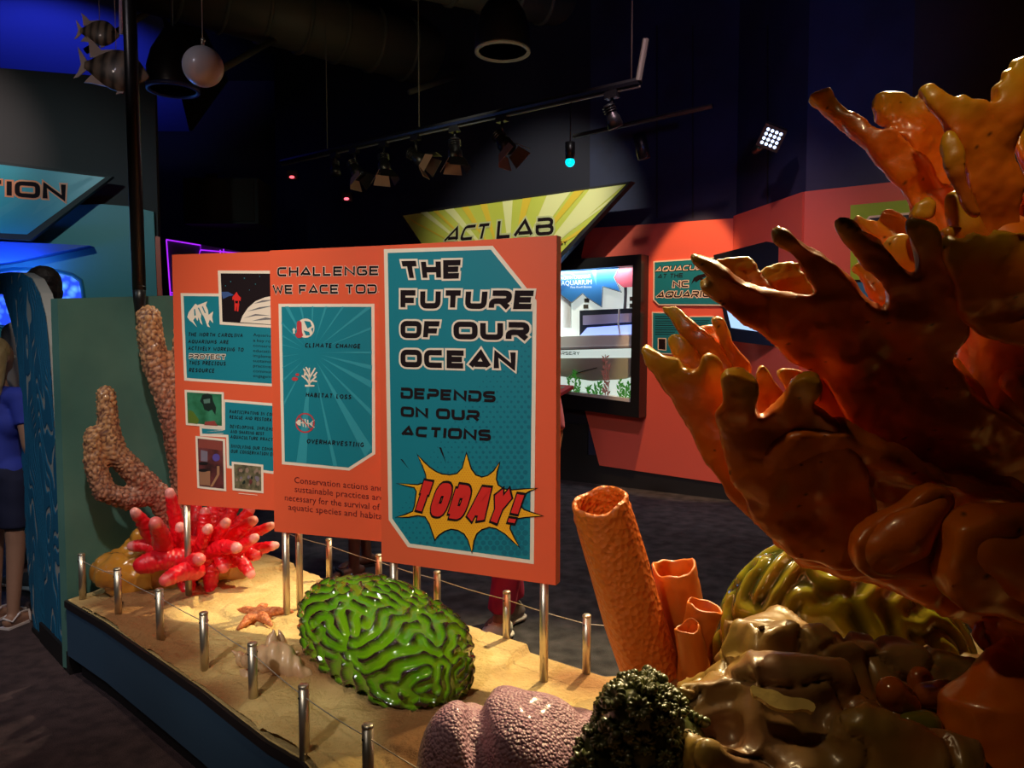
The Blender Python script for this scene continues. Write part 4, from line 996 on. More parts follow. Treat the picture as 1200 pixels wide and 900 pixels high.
def tipfn(tips, r0, r1):
    def f(p):
        d = min((p-t).length for t in tips); return max(0, min(1, (r1-d)/(r1-r0)))
    return f
o = organic('finger_coral', [c1, c2], .0078, M['tan_coral'], None, 2, nub(42, .0125), {'tip': tipfn(tips1, .08, .55), 'pit': pit(42)})
tag(o, 'tall forked tan knobbly finger coral behind the leftmost sign', 'coral', 'tan finger corals')
c3 = pxchain([(124, 462, 3.42, 11), (127, 500, 3.42, 12.5), (135, 530, 3.43, 13.5), (160, 556, 3.48, 14.5), (188, 583, 3.55, 15), (205, 612, 3.62, 17), (212, 655, 3.70, 18)])
c4 = pxchain([(110, 510, 3.38, 11.5), (111, 545, 3.38, 12.5), (122, 576, 3.39, 14), (150, 585, 3.45, 14), (180, 580, 3.54, 13), (195, 592, 3.60, 14)])
o = organic('finger_coral', [c3, c4], .0075, M['tan_coral'], None, 2, nub(46, .0115), {'tip': tipfn([at(124, 456, 3.42), at(110, 505, 3.38)], .05, .35), 'pit': pit(46)})
tag(o, 'lower tan knobbly finger coral with two curved arms, left of red coral', 'coral', 'tan finger corals')

# ---------------------------------------------------------------- amber rock under the red coral
M['amber_rock'] = mat('amber_rock_resin', (.85, .40, .03), .2, coat=.7, var=((.30, .09, .03), 7, .8), bump=(14, .5, .015))
def rockmesh(blobs, vox, amp, s, seed, sharp=0):
    mb = MB()
    for c, r, rot in blobs: mb.ball(c, r, 8 if sharp else 20, Matrix.Rotation(rot, 3, 'Z'))
    me = remesh(mb.mesh(), vox, 5)
    displace(me, lambda p: amp*(fbm(p+V((seed, 0, 0)), s, 4)+sharp*abs(noise.noise(p*s*.6+V((0, seed, 0))))))
    return evaluated(me, [('SMOOTH', dict(factor=.5, iterations=2))])
me = rockmesh([(at(158, 668, 3.50), (.15, .11, .12), .3), (at(200, 664, 3.55), (.17, .11, .12), .1), (at(255, 660, 3.60), (.14, .11, .11), .2), (at(170, 643, 3.55), (.12, .10, .10), 0)], .009, .062, 6, 3, .9)
tag(put('amber_rock', me, M['amber_rock'], None, True), 'glossy amber brown rock beneath the red coral', 'rock')

# ---------------------------------------------------------------- red branching coral with white tips
M['red_coral'] = mat('red_coral_resin', (.80, .008, .020), .38, coat=.4, bump=(60, .3, .004))
attr_mix(M['red_coral'], 'tip', (.98, .80, .70))
DYC = .32
rc = thing('red_coral', 'bright red branching coral with pale pink tips on the amber rock', 'coral', at(240, 700, 3.40))
cc = at(232, 655, 3.25)
organic('coral_core', [([at(198, 640, 3.54), at(235, 648, 3.58), at(272, 635, 3.60)], [.065, .080, .07]), ([at(238, 650, 3.58), at(238, 680, 3.58)], [.06, .05])], .012, M['red_coral'], rc, 4, lambda p: .004*noise.noise(p*40), {'tip': lambda p: 0})
fing = [ # tip px,py,Y ; base px,py,Y ; tip radius px, base radius px
 (199, 577, 3.30, 212, 640, 3.26, 5.5, 9), (158, 600, 3.22, 185, 640, 3.22, 5.5, 10), (206, 600, 3.16, 214, 645, 3.2, 5, 8.5), (182, 612, 3.10, 195, 650, 3.18, 7, 12),
 (211, 617, 3.05, 222, 665, 3.16, 5.5, 9.5), (244, 619, 3.05, 232, 655, 3.16, 5.5, 9), (265, 612, 3.08, 240, 655, 3.18, 5.5, 9), (297, 610, 3.14, 262, 640, 3.22, 5.5, 9),
 (318, 616, 3.26, 275, 640, 3.26, 4.5, 8), (299, 630, 3.10, 268, 655, 3.2, 5, 8.5), (278, 642, 3.00, 245, 645, 3.16, 6, 10), (323, 639, 3.22, 275, 655, 3.22, 4.5, 9.5),
 (294, 673, 3.14, 270, 645, 3.2, 5.5, 9.5), (234, 655, 2.92, 218, 668, 3.08, 7, 11), (194, 680, 2.92, 228, 668, 3.06, 7.5, 11), (168, 662, 3.04, 210, 655, 3.14, 11, 12),
 (155, 640, 3.14, 190, 645, 3.2, 6, 9), (222, 704, 3.06, 216, 672, 3.16, 6.5, 11), (246, 704, 3.16, 248, 665, 3.2, 5.5, 9.5), (228, 585, 3.40, 234, 640, 3.3, 6, 9), (250, 590, 3.42, 246, 640, 3.32, 6, 10),
 (275, 592, 3.40, 256, 635, 3.3, 6, 9.5), (262, 588, 3.46, 250, 630, 3.36, 6, 8), (293, 598, 3.36, 265, 640, 3.3, 6, 9), (240, 600, 3.3, 238, 640, 3.28, 6, 9), (262, 665, 3.1, 255, 640, 3.18, 7, 10), (185, 650, 3.12, 205, 655, 3.18, 8, 11), (300, 650, 3.2, 270, 655, 3.22, 7, 10)]
for k, (tx, ty, tY, bx, by, bY, tr, br) in enumerate(fing):
    bY += DYC-.08*(tx < 200); tY += DYC-(.24 if tx < 200 and ty < 615 else .06 if tx < 200 else 0); a = at(bx, by, bY); b = at(tx, ty, tY); pts = []; rr = []
    off = V((noise.noise(V((k, 0, 0)))*.02, 0, noise.noise(V((0, k, 0)))*.015+.008))
    for i in range(42):
        u = i/41; pts.append(a.lerp(b, u)+off*math.sin(PI*u)*1.2)
        r = 1.13*(br*bY*(1-u)+tr*tY*u)/900*(1-.10*(u > .96)); rr.append(r*(1+.022*math.sin(u*44+k)))
    me = MB().tube(pts, rr, 30, True, None, True).mesh(); 
    bm = bmesh.new(); bm.from_mesh(me); bmesh.ops.recalc_face_normals(bm, faces=bm.faces); bm.to_mesh(me); bm.free()
    L_ = (b-a).length
    wt = (lambda p: max(0, min(1, ((p-b).length-.022)/.03)))
    displace(me, lambda p: wt(p)*(.0040*noise.noise(p*55)+.0100*max(0, .55-vor(p, 62)[0])-.002))
    attr(me, 'tip', [max(0, min(1, 1.35-(V(c.tolist())-b).length/.022)) for c in vco(me)])
    put('coral_branch', me, M['red_coral'], rc, True)

# ---------------------------------------------------------------- starfish and conch
M['star'] = mat('starfish_resin', (.36, .04, .010), .5, var=((.85, .34, .12), 90, .8)); voronoi_bump(M['star'], 70, .8, .006)
sc = onz(302, 722, .375); mb = MB(); ch = []
for k, (tx, ty) in enumerate([(277, 716), (279, 737), (318, 733), (343, 717), (313, 709)]):
    tip = onz(tx, ty, .372); mid = sc.lerp(tip, .5)+V((0, 0, .012)); ch.append(([sc+V((0, 0, .006)), mid, tip], [.027, .021, .008]))
o = organic('starfish', ch, .004, M['star'], None, 4, nub(110, .003))
tag(o, 'orange five armed starfish lying on the sand by the sign rods', 'starfish')
M['conch'] = mat('conch_shell', (.80, .58, .33), .35, coat=.3, var=((.50, .24, .12), 12, .6), bump=(22, .35, .008))
cb = onz(328, 800, ZD); cs = 2.55/900
mb = MB(); body = [((cb+V((0, 0, .05))), (.105, .060, .058))]
ax = V((.92, .25, .05)).normalized(); s0 = onz(283, 780, .40)+V((0, 0, .02)); s1 = onz(357, 790, .40)
chn = [([s0, s0.lerp(s1, .25)+V((0, 0, .02)), s0.lerp(s1, .55)+V((0, 0, .035)), s1], [.014, .040, .055, .026])]
for (x, y, Y, dx, dz, r) in [(318, 752, 2.66, 2, 28, 12), (288, 768, 2.62, -16, 10, 9), (292, 785, 2.55, -12, 2, 9), (310, 795, 2.50, -2, -8, 10), (335, 770, 2.6, 14, 12, 10), (330, 748, 2.7, -4, 20, 9), (300, 758, 2.62, -8, 12, 9)]:
    a = at(x, y+8, Y); b = at(x+dx, y-dz*.55, Y); chn.append(([a, b], [r*Y/900, .004]))
o = organic('conch_shell', chn, .0065, M['conch'], None, 4, lambda p: .009*noise.noise(p*20)+.004*math.sin(p.x*150+noise.noise(p*9)*5))
tag(o, 'knobbly beige conch shell on the sand between front posts and brain coral', 'shell')
M['brown_stone'] = mat('brown_stone', (.10, .04, .022), .4, coat=.4, bump=(20, .3, .01))
me = rockmesh([(onz(374, 802, .365), (.04, .05, .03), 0), (onz(370, 790, .365), (.035, .05, .03), .3)], .008, .012, 9, 8)
tag(put('brown_stone', me, M['brown_stone'], None, True), 'small dark brown stone wedged between conch shell and brain coral', 'stone')
# ---------------------------------------------------------------- brain corals: labyrinth grown on the surface by reaction and diffusion
def icosphere(sub):
    bm = bmesh.new(); bmesh.ops.create_icosphere(bm, subdivisions=sub, radius=1); me = bpy.data.meshes.new('ico'); bm.to_mesh(me); bm.free(); return me
def labyrinth(me, iters, F=.037, K=.060, seed=1, rate=1.0, D=.34):
    n = len(me.vertices); ed = np.empty(len(me.edges)*2, np.int64); me.edges.foreach_get('vertices', ed); ed = ed.reshape(-1, 2)
    e2 = np.vstack([ed, ed[:, ::-1]]); e2 = e2[np.argsort(e2[:, 0], kind='stable')]
    cnt = np.bincount(e2[:, 0], minlength=n); st_ = np.concatenate([[0], np.cumsum(cnt)[:-1]])
    nb = np.tile(np.arange(n)[:, None], (1, 6)); w = np.zeros((n, 6), np.float32)
    co = vco(me)
    for k in range(6):
        msk = cnt > k; nb[msk, k] = e2[st_[msk]+k, 1]
        d = np.linalg.norm(co[nb[:, k]]-co, axis=1); w[msk, k] = 1/np.maximum(d[msk], 1e-6)**2
    mean = np.median(w[:, :5].mean(1)); w = (w/mean/6).astype(np.float32); s = w.sum(1); big = s > 1.0; w[big] /= s[big][:, None]; s = w.sum(1)
    rs = np.random.RandomState(seed); u = np.ones(n, np.float32); v = np.zeros(n, np.float32)
    low = rs.rand(n)
    for _ in range(4): low = low[nb].mean(1)
    m_ = low > np.median(low); v[m_] = .5; u[m_] = .4
    for it in range(iters):
        Lu = (u[nb]*w).sum(1)-u*s; Lv = (v[nb]*w).sum(1)-v*s
        r = u*v*v; u += rate*(D*Lu-r+F*(1-u)); v += rate*(.5*D*Lv+r-(F+K)*v)
    return v
def shape_ico(sub, fn):
    me = icosphere(sub); co = vco(me); co = fn(co.astype(np.float64)).astype(np.float32); me.vertices.foreach_set('co', co.ravel()); me.update(); return me
M['brain'] = mat('green_brain_resin', (.11, .42, .008), .12, coat=1.0, coat_rough=.06, bump=(7, .12, .01), var=((.26, .52, .008), 7, .5))
attr_mix(M['brain'], 'groove', (.035, .018, .014))
bc = onz(460, 800, ZD)
B0 = V((at(455, 770, 2.55).x-.015, 2.58, .485))
dirn = V((.62, -.66, 0)).normalized(); per = V((dirn.y, -dirn.x, 0))
def brain_shape(co):
    x, y, z = co[:, 0], co[:, 1], co[:, 2]
    # boxy loaf
    p = 2.6; r = (np.abs(x)**p+np.abs(y)**p+np.abs(z)**p)**(1/p); x, y, z = x/r, y/r, z/r
    taper = 1-.10*x
    L = .385*x; Wd = .215*y*taper; H = np.where(z > 0, .160, .17)*z*(1-.05*x)+.0
    o = np.stack([B0.x+dirn.x*L+per.x*Wd, B0.y+dirn.y*L+per.y*Wd, B0.z+H-.03*x], 1); return o
me = shape_ico(7, brain_shape)
v = labyrinth(me, 2600, seed=3, D=.40)
no = vno(me); co = vco(me)
a = np.clip((v-.035)/(.24-.035), 0, 1); ridge = np.sqrt(np.clip(1-(1-a)**2, 0, 1))
lump = np.array([noise.noise(V(c.tolist())*5)*.018 for c in co], np.float32)
co = co+no*(ridge*.0175+lump-.004)[:, None]
me.vertices.foreach_set('co', co.ravel()); me.update(); attr(me, 'groove', np.clip(1-a*3.2, 0, 1))
o = put('brain_coral', me, M['brain'], None, True)
md = o.modifiers.new('smooth', 'SUBSURF'); md.levels = 0; md.render_levels = 1
tag(o, 'bright glossy green brain coral in front of the signs on the sand', 'coral', 'brain corals')

M['brain2'] = mat('olive_brain_resin', (.22, .25, .015), .14, coat=.9, coat_rough=.06, var=((.30, .20, .02), 7, .5))
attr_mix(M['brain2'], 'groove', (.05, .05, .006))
C2 = V((1.06, 2.42, .46))
def brain2(co):
    x, y, z = co[:, 0], co[:, 1], co[:, 2]
    return np.stack([C2.x+.40*x, C2.y+.27*y, C2.z+np.where(z > 0, .40, .12)*z*(1-.15*x)], 1)
me = shape_ico(6, brain2); me2 = shape_ico(6, lambda c: c*np.array([1.0, 1.0, .42]))
v = labyrinth(me2, 1900, seed=9, D=.16)
# broader ridges: smooth the field over neighbours
ed = np.empty(len(me.edges)*2, np.int64); me.edges.foreach_get('vertices', ed); ed = ed.reshape(-1, 2); deg = np.bincount(ed.ravel(), minlength=len(v))
for _ in range(2):
    s = np.bincount(ed[:, 0], v[ed[:, 1]], len(v))+np.bincount(ed[:, 1], v[ed[:, 0]], len(v)); v = .5*v+.5*s/deg
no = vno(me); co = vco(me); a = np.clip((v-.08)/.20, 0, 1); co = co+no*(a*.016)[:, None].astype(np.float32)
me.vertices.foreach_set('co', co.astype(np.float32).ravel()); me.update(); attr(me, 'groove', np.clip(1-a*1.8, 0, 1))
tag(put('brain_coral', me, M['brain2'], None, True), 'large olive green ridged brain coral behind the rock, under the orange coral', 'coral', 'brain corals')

# ---------------------------------------------------------------- purple mound sponge
M['purple'] = mat('purple_sponge_resin', (.40, .19, .30), .42, coat=.25, var=((.52, .31, .38), 3, .4)); voronoi_bump(M['purple'], 120, .9, .006)
pc = V((-.005, 1.86, .40))
mb = MB(); mb.ball(at(600, 900, 1.86), (.215, .20, .185), 28); mb.ball(at(540, 905, 1.80), (.095, .12, .16), 20); mb.ball(at(668, 900, 1.90), (.15, .14, .14), 20)
me = remesh(mb.mesh(), .008, 10)
def fold(p):
    # three soft radial folds running down from the crown
    d = p-pc; a = math.atan2(d.y, d.x); r = math.hypot(d.x, d.y)
    return .007*math.sin(a*4+.8)*min(1, r/.12)+.016*noise.noise(p*3.6)-.034*math.exp(-((p.x+.055+(p.z-.5)*.3)**2)/.0006)*min(1, r/.08)
displace(me, fold); me = evaluated(me, [('SMOOTH', dict(factor=.5, iterations=4))])
tag(put('mound_sponge', me, M['purple'], None, True), 'pinkish purple pebbled mound sponge at bottom centre', 'sponge')

# ---------------------------------------------------------------- dark green rosette coral
M['rosette'] = mat('dark_green_coral_resin', (.030, .042, .010), .30, coat=.5, var=((.085, .085, .018), 30, .5))
rt = thing('rosette_coral', 'dark green coral of ribbed rosettes between purple mound and rock', 'coral', at(745, 905, 1.86))
mb = MB(); mb.ball(at(752, 880, 1.84), (.12, .12, .185), 20); mb.ball(at(695, 900, 1.80), (.055, .08, .095), 14); mb.ball(at(806, 893, 1.82), (.055, .08, .11), 14); mb.ball(at(745, 840, 1.78), (.07, .05, .07), 14)
me = remesh(mb.mesh(), .012, 3); core_me = me
put('coral_core', me.copy(), M['rosette'], rt, True)
def rosette_mesh():
    mb = MB(); n = 55; prof = [(.30, -.45), (.72, -.30), (.98, .0), (.92, .26), (.70, .40), (.45, .34), (.25, .12), (.12, .02), (.0, .0)]
    vs = []
    for r, z in prof:
        for k in range(n):
            a = 2*PI*k/n; rib = math.cos(a*11); g = 1+.11*rib*min(1, r*1.4)
            vs.append((r*g*math.cos(a), r*g*math.sin(a), z*(1+.16*rib)))
    m_ = len(prof); fs = [(i*n+k, i*n+(k+1) % n, (i+1)*n+(k+1) % n, (i+1)*n+k) for i in range(m_-1) for k in range(n)]
    me = mesh_from(vs, fs); smooth(me); me.materials.append(M['rosette']); return me
rm = rosette_mesh(); rnd = random.Random(11)
cand = [(V(c.tolist()), V(n.tolist())) for c, n in zip(vco(core_me), vno(core_me))]; rnd.shuffle(cand); placed = []
for p, nn in cand:
    if nn.y > .55 or nn.z < -.35: continue
    s = rnd.choice([.022, .027, .031, .035])
    if all((p-q).length > (s+t)*.80 for q, t in placed):
        placed.append((p, s)); o = bpy.data.objects.new('rosette', rm); COL.objects.link(o); o.parent = rt
        d = (nn+V((rnd.uniform(-.25, .25), rnd.uniform(-.25, .25), .15))).normalized()
        o.location = p-ORG[rt]+nn*s*.25; o.rotation_euler = (d.to_track_quat('Z', 'Y').to_matrix() @ Matrix.Rotation(rnd.random()*6, 3, 'Z')).to_euler(); o.scale = (s, s*rnd.uniform(.8, 1.1), s)
        ORG[o] = ORG[rt]
    if len(placed) >= 200: break

# ---------------------------------------------------------------- tube sponges
M['tube'] = mat('orange_sponge_resin', (.64, .135, .008), .5, coat=.15)
voronoi_bump(M['tube'], 55, .8, .010, False)
M['tube_s'] = mat('orange_sponge_smooth', (.62, .15, .012), .45, coat=.2, bump=(40, .3, .004))
def tube_sponge(path, radii, wall, m, label, wav, seed, flare=.0):
    P = [V(p) for p in path]; n = 44
    # resample
    m_ = len(P); rings = []
    for i in range(31):
        u = i/30*(m_-1); k = min(int(u), m_-2); f = u-k; rings.append((P[k].lerp(P[k+1], f), radii[k]*(1-f)+radii[k+1]*f, i/30))
    vs = []; T = (P[1]-P[0]).normalized(); u0 = T.cross(V((0, 1, 0))).normalized()
    def ring(c, r, t, uu, z):
        w = t.cross(uu); out = []
        for k in range(n):
            a = 2*PI*k/n; rim = wav*(noise.noise(V((math.cos(a)*1.3+seed, math.sin(a)*1.3, 0)))+.35*math.sin(2*a+seed))*z
            rr = r*(1+.05*noise.noise(V((math.cos(a)*2, math.sin(a)*2, z*5+seed))))
            out.append(c+(uu*math.cos(a)+w*math.sin(a))*rr+t*rim)
        return out
    cnt = 0; uu = u0
    for i, (c, r, s) in enumerate(rings):
        t = (rings[min(i+1, 30)][0]-rings[max(i-1, 0)][0]).normalized(); uu = (uu-t*uu.dot(t)).normalized()
        vs += ring(c, r, t, uu, max(0, (s-.8)/.2)**2); cnt += 1
    t = (rings[-1][0]-rings[-2][0]).normalized(); c, r, _ = rings[-1]
    vs += ring(c+t*wall*.55, r-wall*.5, t, uu, 1); cnt += 1
    for i in range(30, 8, -3):
        c, r, s = rings[i]; vs += ring(c, r-wall, t, uu, max(0, (s-.8)/.2)**2); cnt += 1
    fs = [(i*n+k, i*n+(k+1) % n, (i+1)*n+(k+1) % n, (i+1)*n+k) for i in range(cnt-1) for k in range(n)]
    fs += [tuple(range(n-1, -1, -1)), tuple((cnt-1)*n+k for k in range(n))]
    me = mesh_from(vs, fs); bm = bmesh.new(); bm.from_mesh(me); bmesh.ops.recalc_face_normals(bm, faces=bm.faces); bm.to_mesh(me); bm.free()
    tag(put('tube_sponge', me, m, None, True), label, 'sponge', 'orange tube sponges')
Yt = 2.36; k = Yt/900
tube_sponge([at(792, 860, 2.42), at(764, 790, 2.42), at(742, 725, 2.39), at(722, 655, 2.36), at(709, 612, 2.34), at(703, 588, 2.32)], [37*k, 37*k, 37*k, 36*k, 35*k, 33*k], .016, M['tube'], 'tallest thick orange tube sponge leaning left beside the rock', .012, 1.3)
tube_sponge([at(830, 860, 2.5), at(815, 770, 2.5), at(800, 715, 2.48), at(790, 665, 2.46)], [22*k, 26*k, 27*k, 27*k], .010, M['tube_s'], 'mid height orange tube sponge just right of the tallest one', .018, 2.1)
tube_sponge([at(800, 820, 2.34), at(812, 760, 2.34), at(826, 711, 2.33)], [9*k, 17*k, 21*k], .007, M['tube_s'], 'short flared orange tube sponge touching the rock, upper of the small pair', .011, 4.4)
tube_sponge([at(822, 830, 2.28), at(814, 780, 2.28), at(805, 735, 2.27)], [11*k, 17*k, 15*k], .006, M['tube_s'], 'lowest small orange tube sponge in front of the other tubes', .015, 6.4)
# feet of the cluster, cast together with the sand
M['foot'] = mat('sponge_foot', (.30, .12, .03), .5, coat=.2)
me = rockmesh([((.55, 2.36, .38), (.19, .14, .07), 0)], .012, .02, 5, 2)
tag(put('sponge_base', me, M['foot'], None, True), 'brown lump the orange tube sponges grow from', 'rock')

# ---------------------------------------------------------------- great glossy rock, right foreground
M['rock'] = mat('mottled_rock_resin', (.30, .22, .012), .36, coat=.3, coat_rough=.2, var=((.25, .10, .085), 4.5, .8), bump=(26, .25, .008))
attr_mix(M['rock'], 'rust', (.26, .075, .012))
mb = MB()
def slabrock(c, d, rz, tx, ty):
    R = Matrix.Rotation(rz, 3, 'Z') @ Matrix.Rotation(tx, 3, 'X') @ Matrix.Rotation(ty, 3, 'Y'); mb.box(c, d, M=R)
# overlapping tilted blocks: upper knob, long sloping shelves, foreground lumps
slabrock(at(903, 772, 2.06), (.22, .22, .22), .25, -.25, .12)
slabrock(at(868, 852, 1.93), (.28, .26, .27), -.2, -.35, -.25)
slabrock(at(942, 785, 2.06), (.16, .22, .20), -.3, -.3, .45)
slabrock(at(1010, 800, 2.10), (.48, .34, .20), .1, -.35, .16)
slabrock(at(1110, 815, 2.12), (.44, .34, .18), -.1, -.30, .10)
slabrock(at(915, 830, 1.88), (.26, .22, .18), .3, -.5, .20)
slabrock(at(985, 870, 1.86), (.30, .22, .16), -.3, -.5, -.1)
slabrock(at(870, 930, 1.78), (.34, .24, .24), .2, -.3, .2)
slabrock(at(960, 915, 1.74), (.22, .20, .16), .5, -.4, -.3)
slabrock(at(1050, 905, 1.72), (.30, .24, .20), -.2, -.5, .1)
slabrock(at(1150, 930, 1.75), (.34, .26, .20), .1, -.4, -.1)
slabrock(at(960, 990, 1.95), (.66, .50, .24), 0, 0, 0); slabrock(at(1150, 990, 1.98), (.60, .56, .28), 0, 0, 0)
me = remesh(mb.mesh(), .010, 30, .7)
def rockd(p):
    q = p+noise.noise_vector(p*5)*.02
    r = .045*noise.noise(q*4.5)+.022*noise.noise(q*9+V((4, 0, 0)))+.012*abs(noise.noise(q*13))+.004*noise.noise(p*28)
    w = abs(noise.noise(q*6.5+V((9, 2, 3)))); r -= .034*max(0, 1-w/.06)**1.2     # creases
    w = abs(noise.noise(q*4.0+V((2, 7, 3)))); r += .018*max(0, 1-w/.12)           # ridge lines
    return r
displace(me, rockd); me = evaluated(me, [('SMOOTH', dict(factor=.5, iterations=3))])
R0 = at(1080, 900, 1.75)
attr(me, 'rust', [max(0, min(1, 1.3-(V(c.tolist())-R0).length/.22+.8*noise.noise(V(c.tolist())*9))) for c in vco(me)])
rockobj = put('boulder', me, M['rock'], None, True)
tag(rockobj, 'large glossy mottled brown and olive rock at lower right', 'rock')
# small buds on the rock and a yellow sheet standing for a lit patch of it
M['bud'] = mat('rust_bud_resin', (.36, .085, .012), .18, coat=.8)
M['olive_bud'] = mat('olive_bud_resin', (.15, .13, .012), .18, coat=.8)
for (ch_, m_, lab) in [([(1046, 812, 1.80, 20), (1056, 826, 1.82, 23)], 'bud', 'round rust brown bud on the rock, largest of the small buds'),
                      ([(1078, 795, 1.95, 15), (1080, 806, 1.95, 17)], 'bud', 'small reddish bud on the rock behind the largest one'),
                      ([(1000, 823, 1.85, 10), (1012, 828, 1.86, 12)], 'bud', 'little reddish bud beside the dark hollow of the rock'),
                      ([(1066, 848, 1.76, 14), (1086, 850, 1.76, 19)], 'olive_bud', 'smooth olive lump at the right of the rock below the rust buds'),
                      ([(1108, 812, 1.86, 18), (1086, 815, 1.90, 16)], 'bud', 'orange brown lump between the buds and the orange coral lobe')]:
    P_, R_ = pxchain(ch_); o = organic('coral_bud', [(P_, R_)], .007, M[m_], None, 6, lambda p: .004*noise.noise(p*20)); tag(o, lab, 'coral bud', 'buds on the rock')
M['lit_patch'] = mat('lit_patch_yellow', (.90, .66, .22), .35, coat=.4, bump=(20, .4, .01))  # patch of light on the rock put into a pale yellow colour
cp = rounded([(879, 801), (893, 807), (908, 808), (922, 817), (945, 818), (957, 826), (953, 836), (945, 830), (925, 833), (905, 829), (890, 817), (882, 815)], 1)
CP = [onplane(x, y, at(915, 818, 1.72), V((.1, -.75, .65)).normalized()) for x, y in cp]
tag(MB().prism(CP, V((0, .006, -.010))).build('rock_lit_patch', M['lit_patch'], None), 'thin yellow sheet standing for a lit patch in a hollow of the rock', 'lit_patch')
# ---------------------------------------------------------------- giant orange elkhorn coral
M['elk'] = mat('orange_elkhorn_resin', (.68, .165, .006), .34, coat=.35, sss=.15, var=((.58, .11, .006), 9, .4), bump=(55, .22, .004), coat_rough=.12)
attr_mix(M['elk'], 'tip', (.56, .34, .015)); attr_mix(M['elk'], 'fleck', (.06, .02, .005), .0, 1)
ek = thing('elkhorn_coral', 'huge glossy orange elkhorn coral with yellow tips filling the right side', 'coral', (1.38, 2.05, ZD))
def blade(outline, ref, n, th, tips=(), vox=.0078, it=4, amp=.010, grow=1.7, name='coral_branch', bend=0, nubs=0):
    n = V(n).normalized(); p0 = at(*ref); th = max(th, .034); pts = rounded(poly_offset(outline, grow, 1.6), 1)
    P = [onplane(x, y, p0, n) for x, y in pts]
    me = MB().prism([p+n*(th/2) for p in P], -n*th).mesh()
    bm = bmesh.new(); bm.from_mesh(me); bmesh.ops.recalc_face_normals(bm, faces=bm.faces); bm.to_mesh(me); bm.free()
    me = remesh(me, vox, it, .6)
    T_ = [onplane(x, y, p0, n) for x, y in tips]
    # gentle buckling of the blade, thicker towards its middle
    co = vco(me); ctr = p0
    sh = np.array([V(c.tolist()) @ V((0, 0, 0)) if False else noise.noise(V(c.tolist())*4.3)*.035+noise.noise(V(c.tolist())*9)*.016 for c in co], np.float32)
    co = co+np.array(n, np.float32)[None, :]*sh[:, None]; me.vertices.foreach_set('co', co.ravel()); me.update()
    displace(me, lambda p: amp*noise.noise(p*13+V((3, 0, 1)))+.0028*noise.noise(p*42)+(nubs*max(0, 1-vor(p, 34)[0]*2.2) if nubs else 0))
    co = [V(c.tolist()) for c in vco(me)]
    attr(me, 'tip', [max([0]+[max(0, min(1, 1.0-(c-t).length/.085)) for t in T_]) for c in co])
    attr(me, 'fleck', [1 if vor(c, 26)[0] < .09 else 0 for c in co])
    return put(name, me, M['elk'], ek, True)
def chunk(ch, vox=.010, tips=(), **k):   # rounded lobes
    P_, R_ = pxchain(ch); mb = MB().tube(P_, R_, 18, True, None, True); me = remesh(mb.mesh(), vox, 8)
    displace(me, lambda p: .014*noise.noise(p*8)+.004*noise.noise(p*25)); co = [V(c.tolist()) for c in vco(me)]
    T_ = [at(*t) for t in tips]
    attr(me, 'tip', [max([0]+[max(0, min(1, 1.1-(c-t).length/.12)) for t in T_]) for c in co]); attr(me, 'fleck', [0]*len(co))
    return put('coral_lobe', me, M['elk'], ek, True)
# upper left long horn
blade([(946.7, 116), (956, 109), (973, 106), (980, 117), (992, 131), (1009, 140), (1019, 152), (1032, 157), (1043, 153), (1054, 166), (1066, 176), (1082, 190), (1100, 212), (1112, 240), (1112, 285), (1086, 285), (1071, 243), (1057, 221), (1041, 204), (1028, 185), (1011, 167), (995, 153), (972, 131), (956, 121)],
      (1060, 190, 2.10), (-.25, -1, .05), .042, [(950, 115), (975, 108)], nubs=.003)
# ruffled back blade, lit
blade([(1029, 115), (1047, 115), (1057, 116.5), (1065, 124), (1067, 133), (1073, 117), (1079, 113), (1089, 124), (1093, 137), (1110, 148), (1125, 172), (1118, 220), (1100, 240), (1085, 215), (1071, 185), (1055, 167), (1041, 153), (1043, 144), (1033, 137), (1029, 123)],
      (1070, 160, 2.22), (.1, -1, .35), .028, [(1031, 117), (1062, 118), (1078, 114)], amp=.014, nubs=.006)
# large top palm
blade([(1075, 108), (1081, 101), (1091, 99), (1100, 109), (1116, 119), (1124, 113), (1135, 122), (1145, 119), (1160, 127), (1164.5, 121), (1163, 101), (1176, 99), (1176.5, 83), (1185, 82), (1187, 71), (1192, 67), (1215, 64), (1245, 80), (1240, 120), (1204, 128), (1190, 150), (1188, 180), (1194, 200), (1201, 212), (1192, 232), (1192, 262), (1200, 290), (1160, 300), (1140, 265), (1133, 235), (1127, 209), (1122, 178), (1105, 150), (1089, 126)],
      (1150, 200, 1.95), (-.12, -1, -.05), .046, [(1080, 105), (1170, 100), (1190, 75), (1125, 113)], nubs=.0015)
blade([(1200, 118), (1250, 105), (1250, 290), (1185, 285), (1192, 240), (1206, 210), (1196, 190), (1192, 165), (1196, 145)], (1210, 200, 2.12), (0, -1, .2), .040, [(1200, 150)], nubs=.004)
# thin finger in front and its lobe
blade([(1105, 161), (1111, 155.5), (1119, 160), (1128, 175), (1129, 209), (1145, 236), (1148, 256), (1134, 252), (1124, 231), (1113, 209), (1105, 187), (1101, 175)], (1122, 205, 1.86), (-.5, -1, 0), .034, [(1112, 158), (1104, 178)], grow=1)
chunk([(1122, 236, 1.95, 14), (1132, 262, 1.95, 20), (1142, 300, 1.98, 26)], tips=[(1115, 228, 1.92)])
blade([(1066, 249), (1084, 233), (1093, 247), (1090, 262), (1070, 258)], (1080, 248, 2.0), (0, -1, .3), .02, [(1070, 245), (1084, 236)], grow=1)
blade([(1099, 272), (1115, 266), (1121, 267), (1120, 275), (1100, 284)], (1110, 273, 1.92), (0, -1, 0), .022, [(1120, 270)], grow=1)
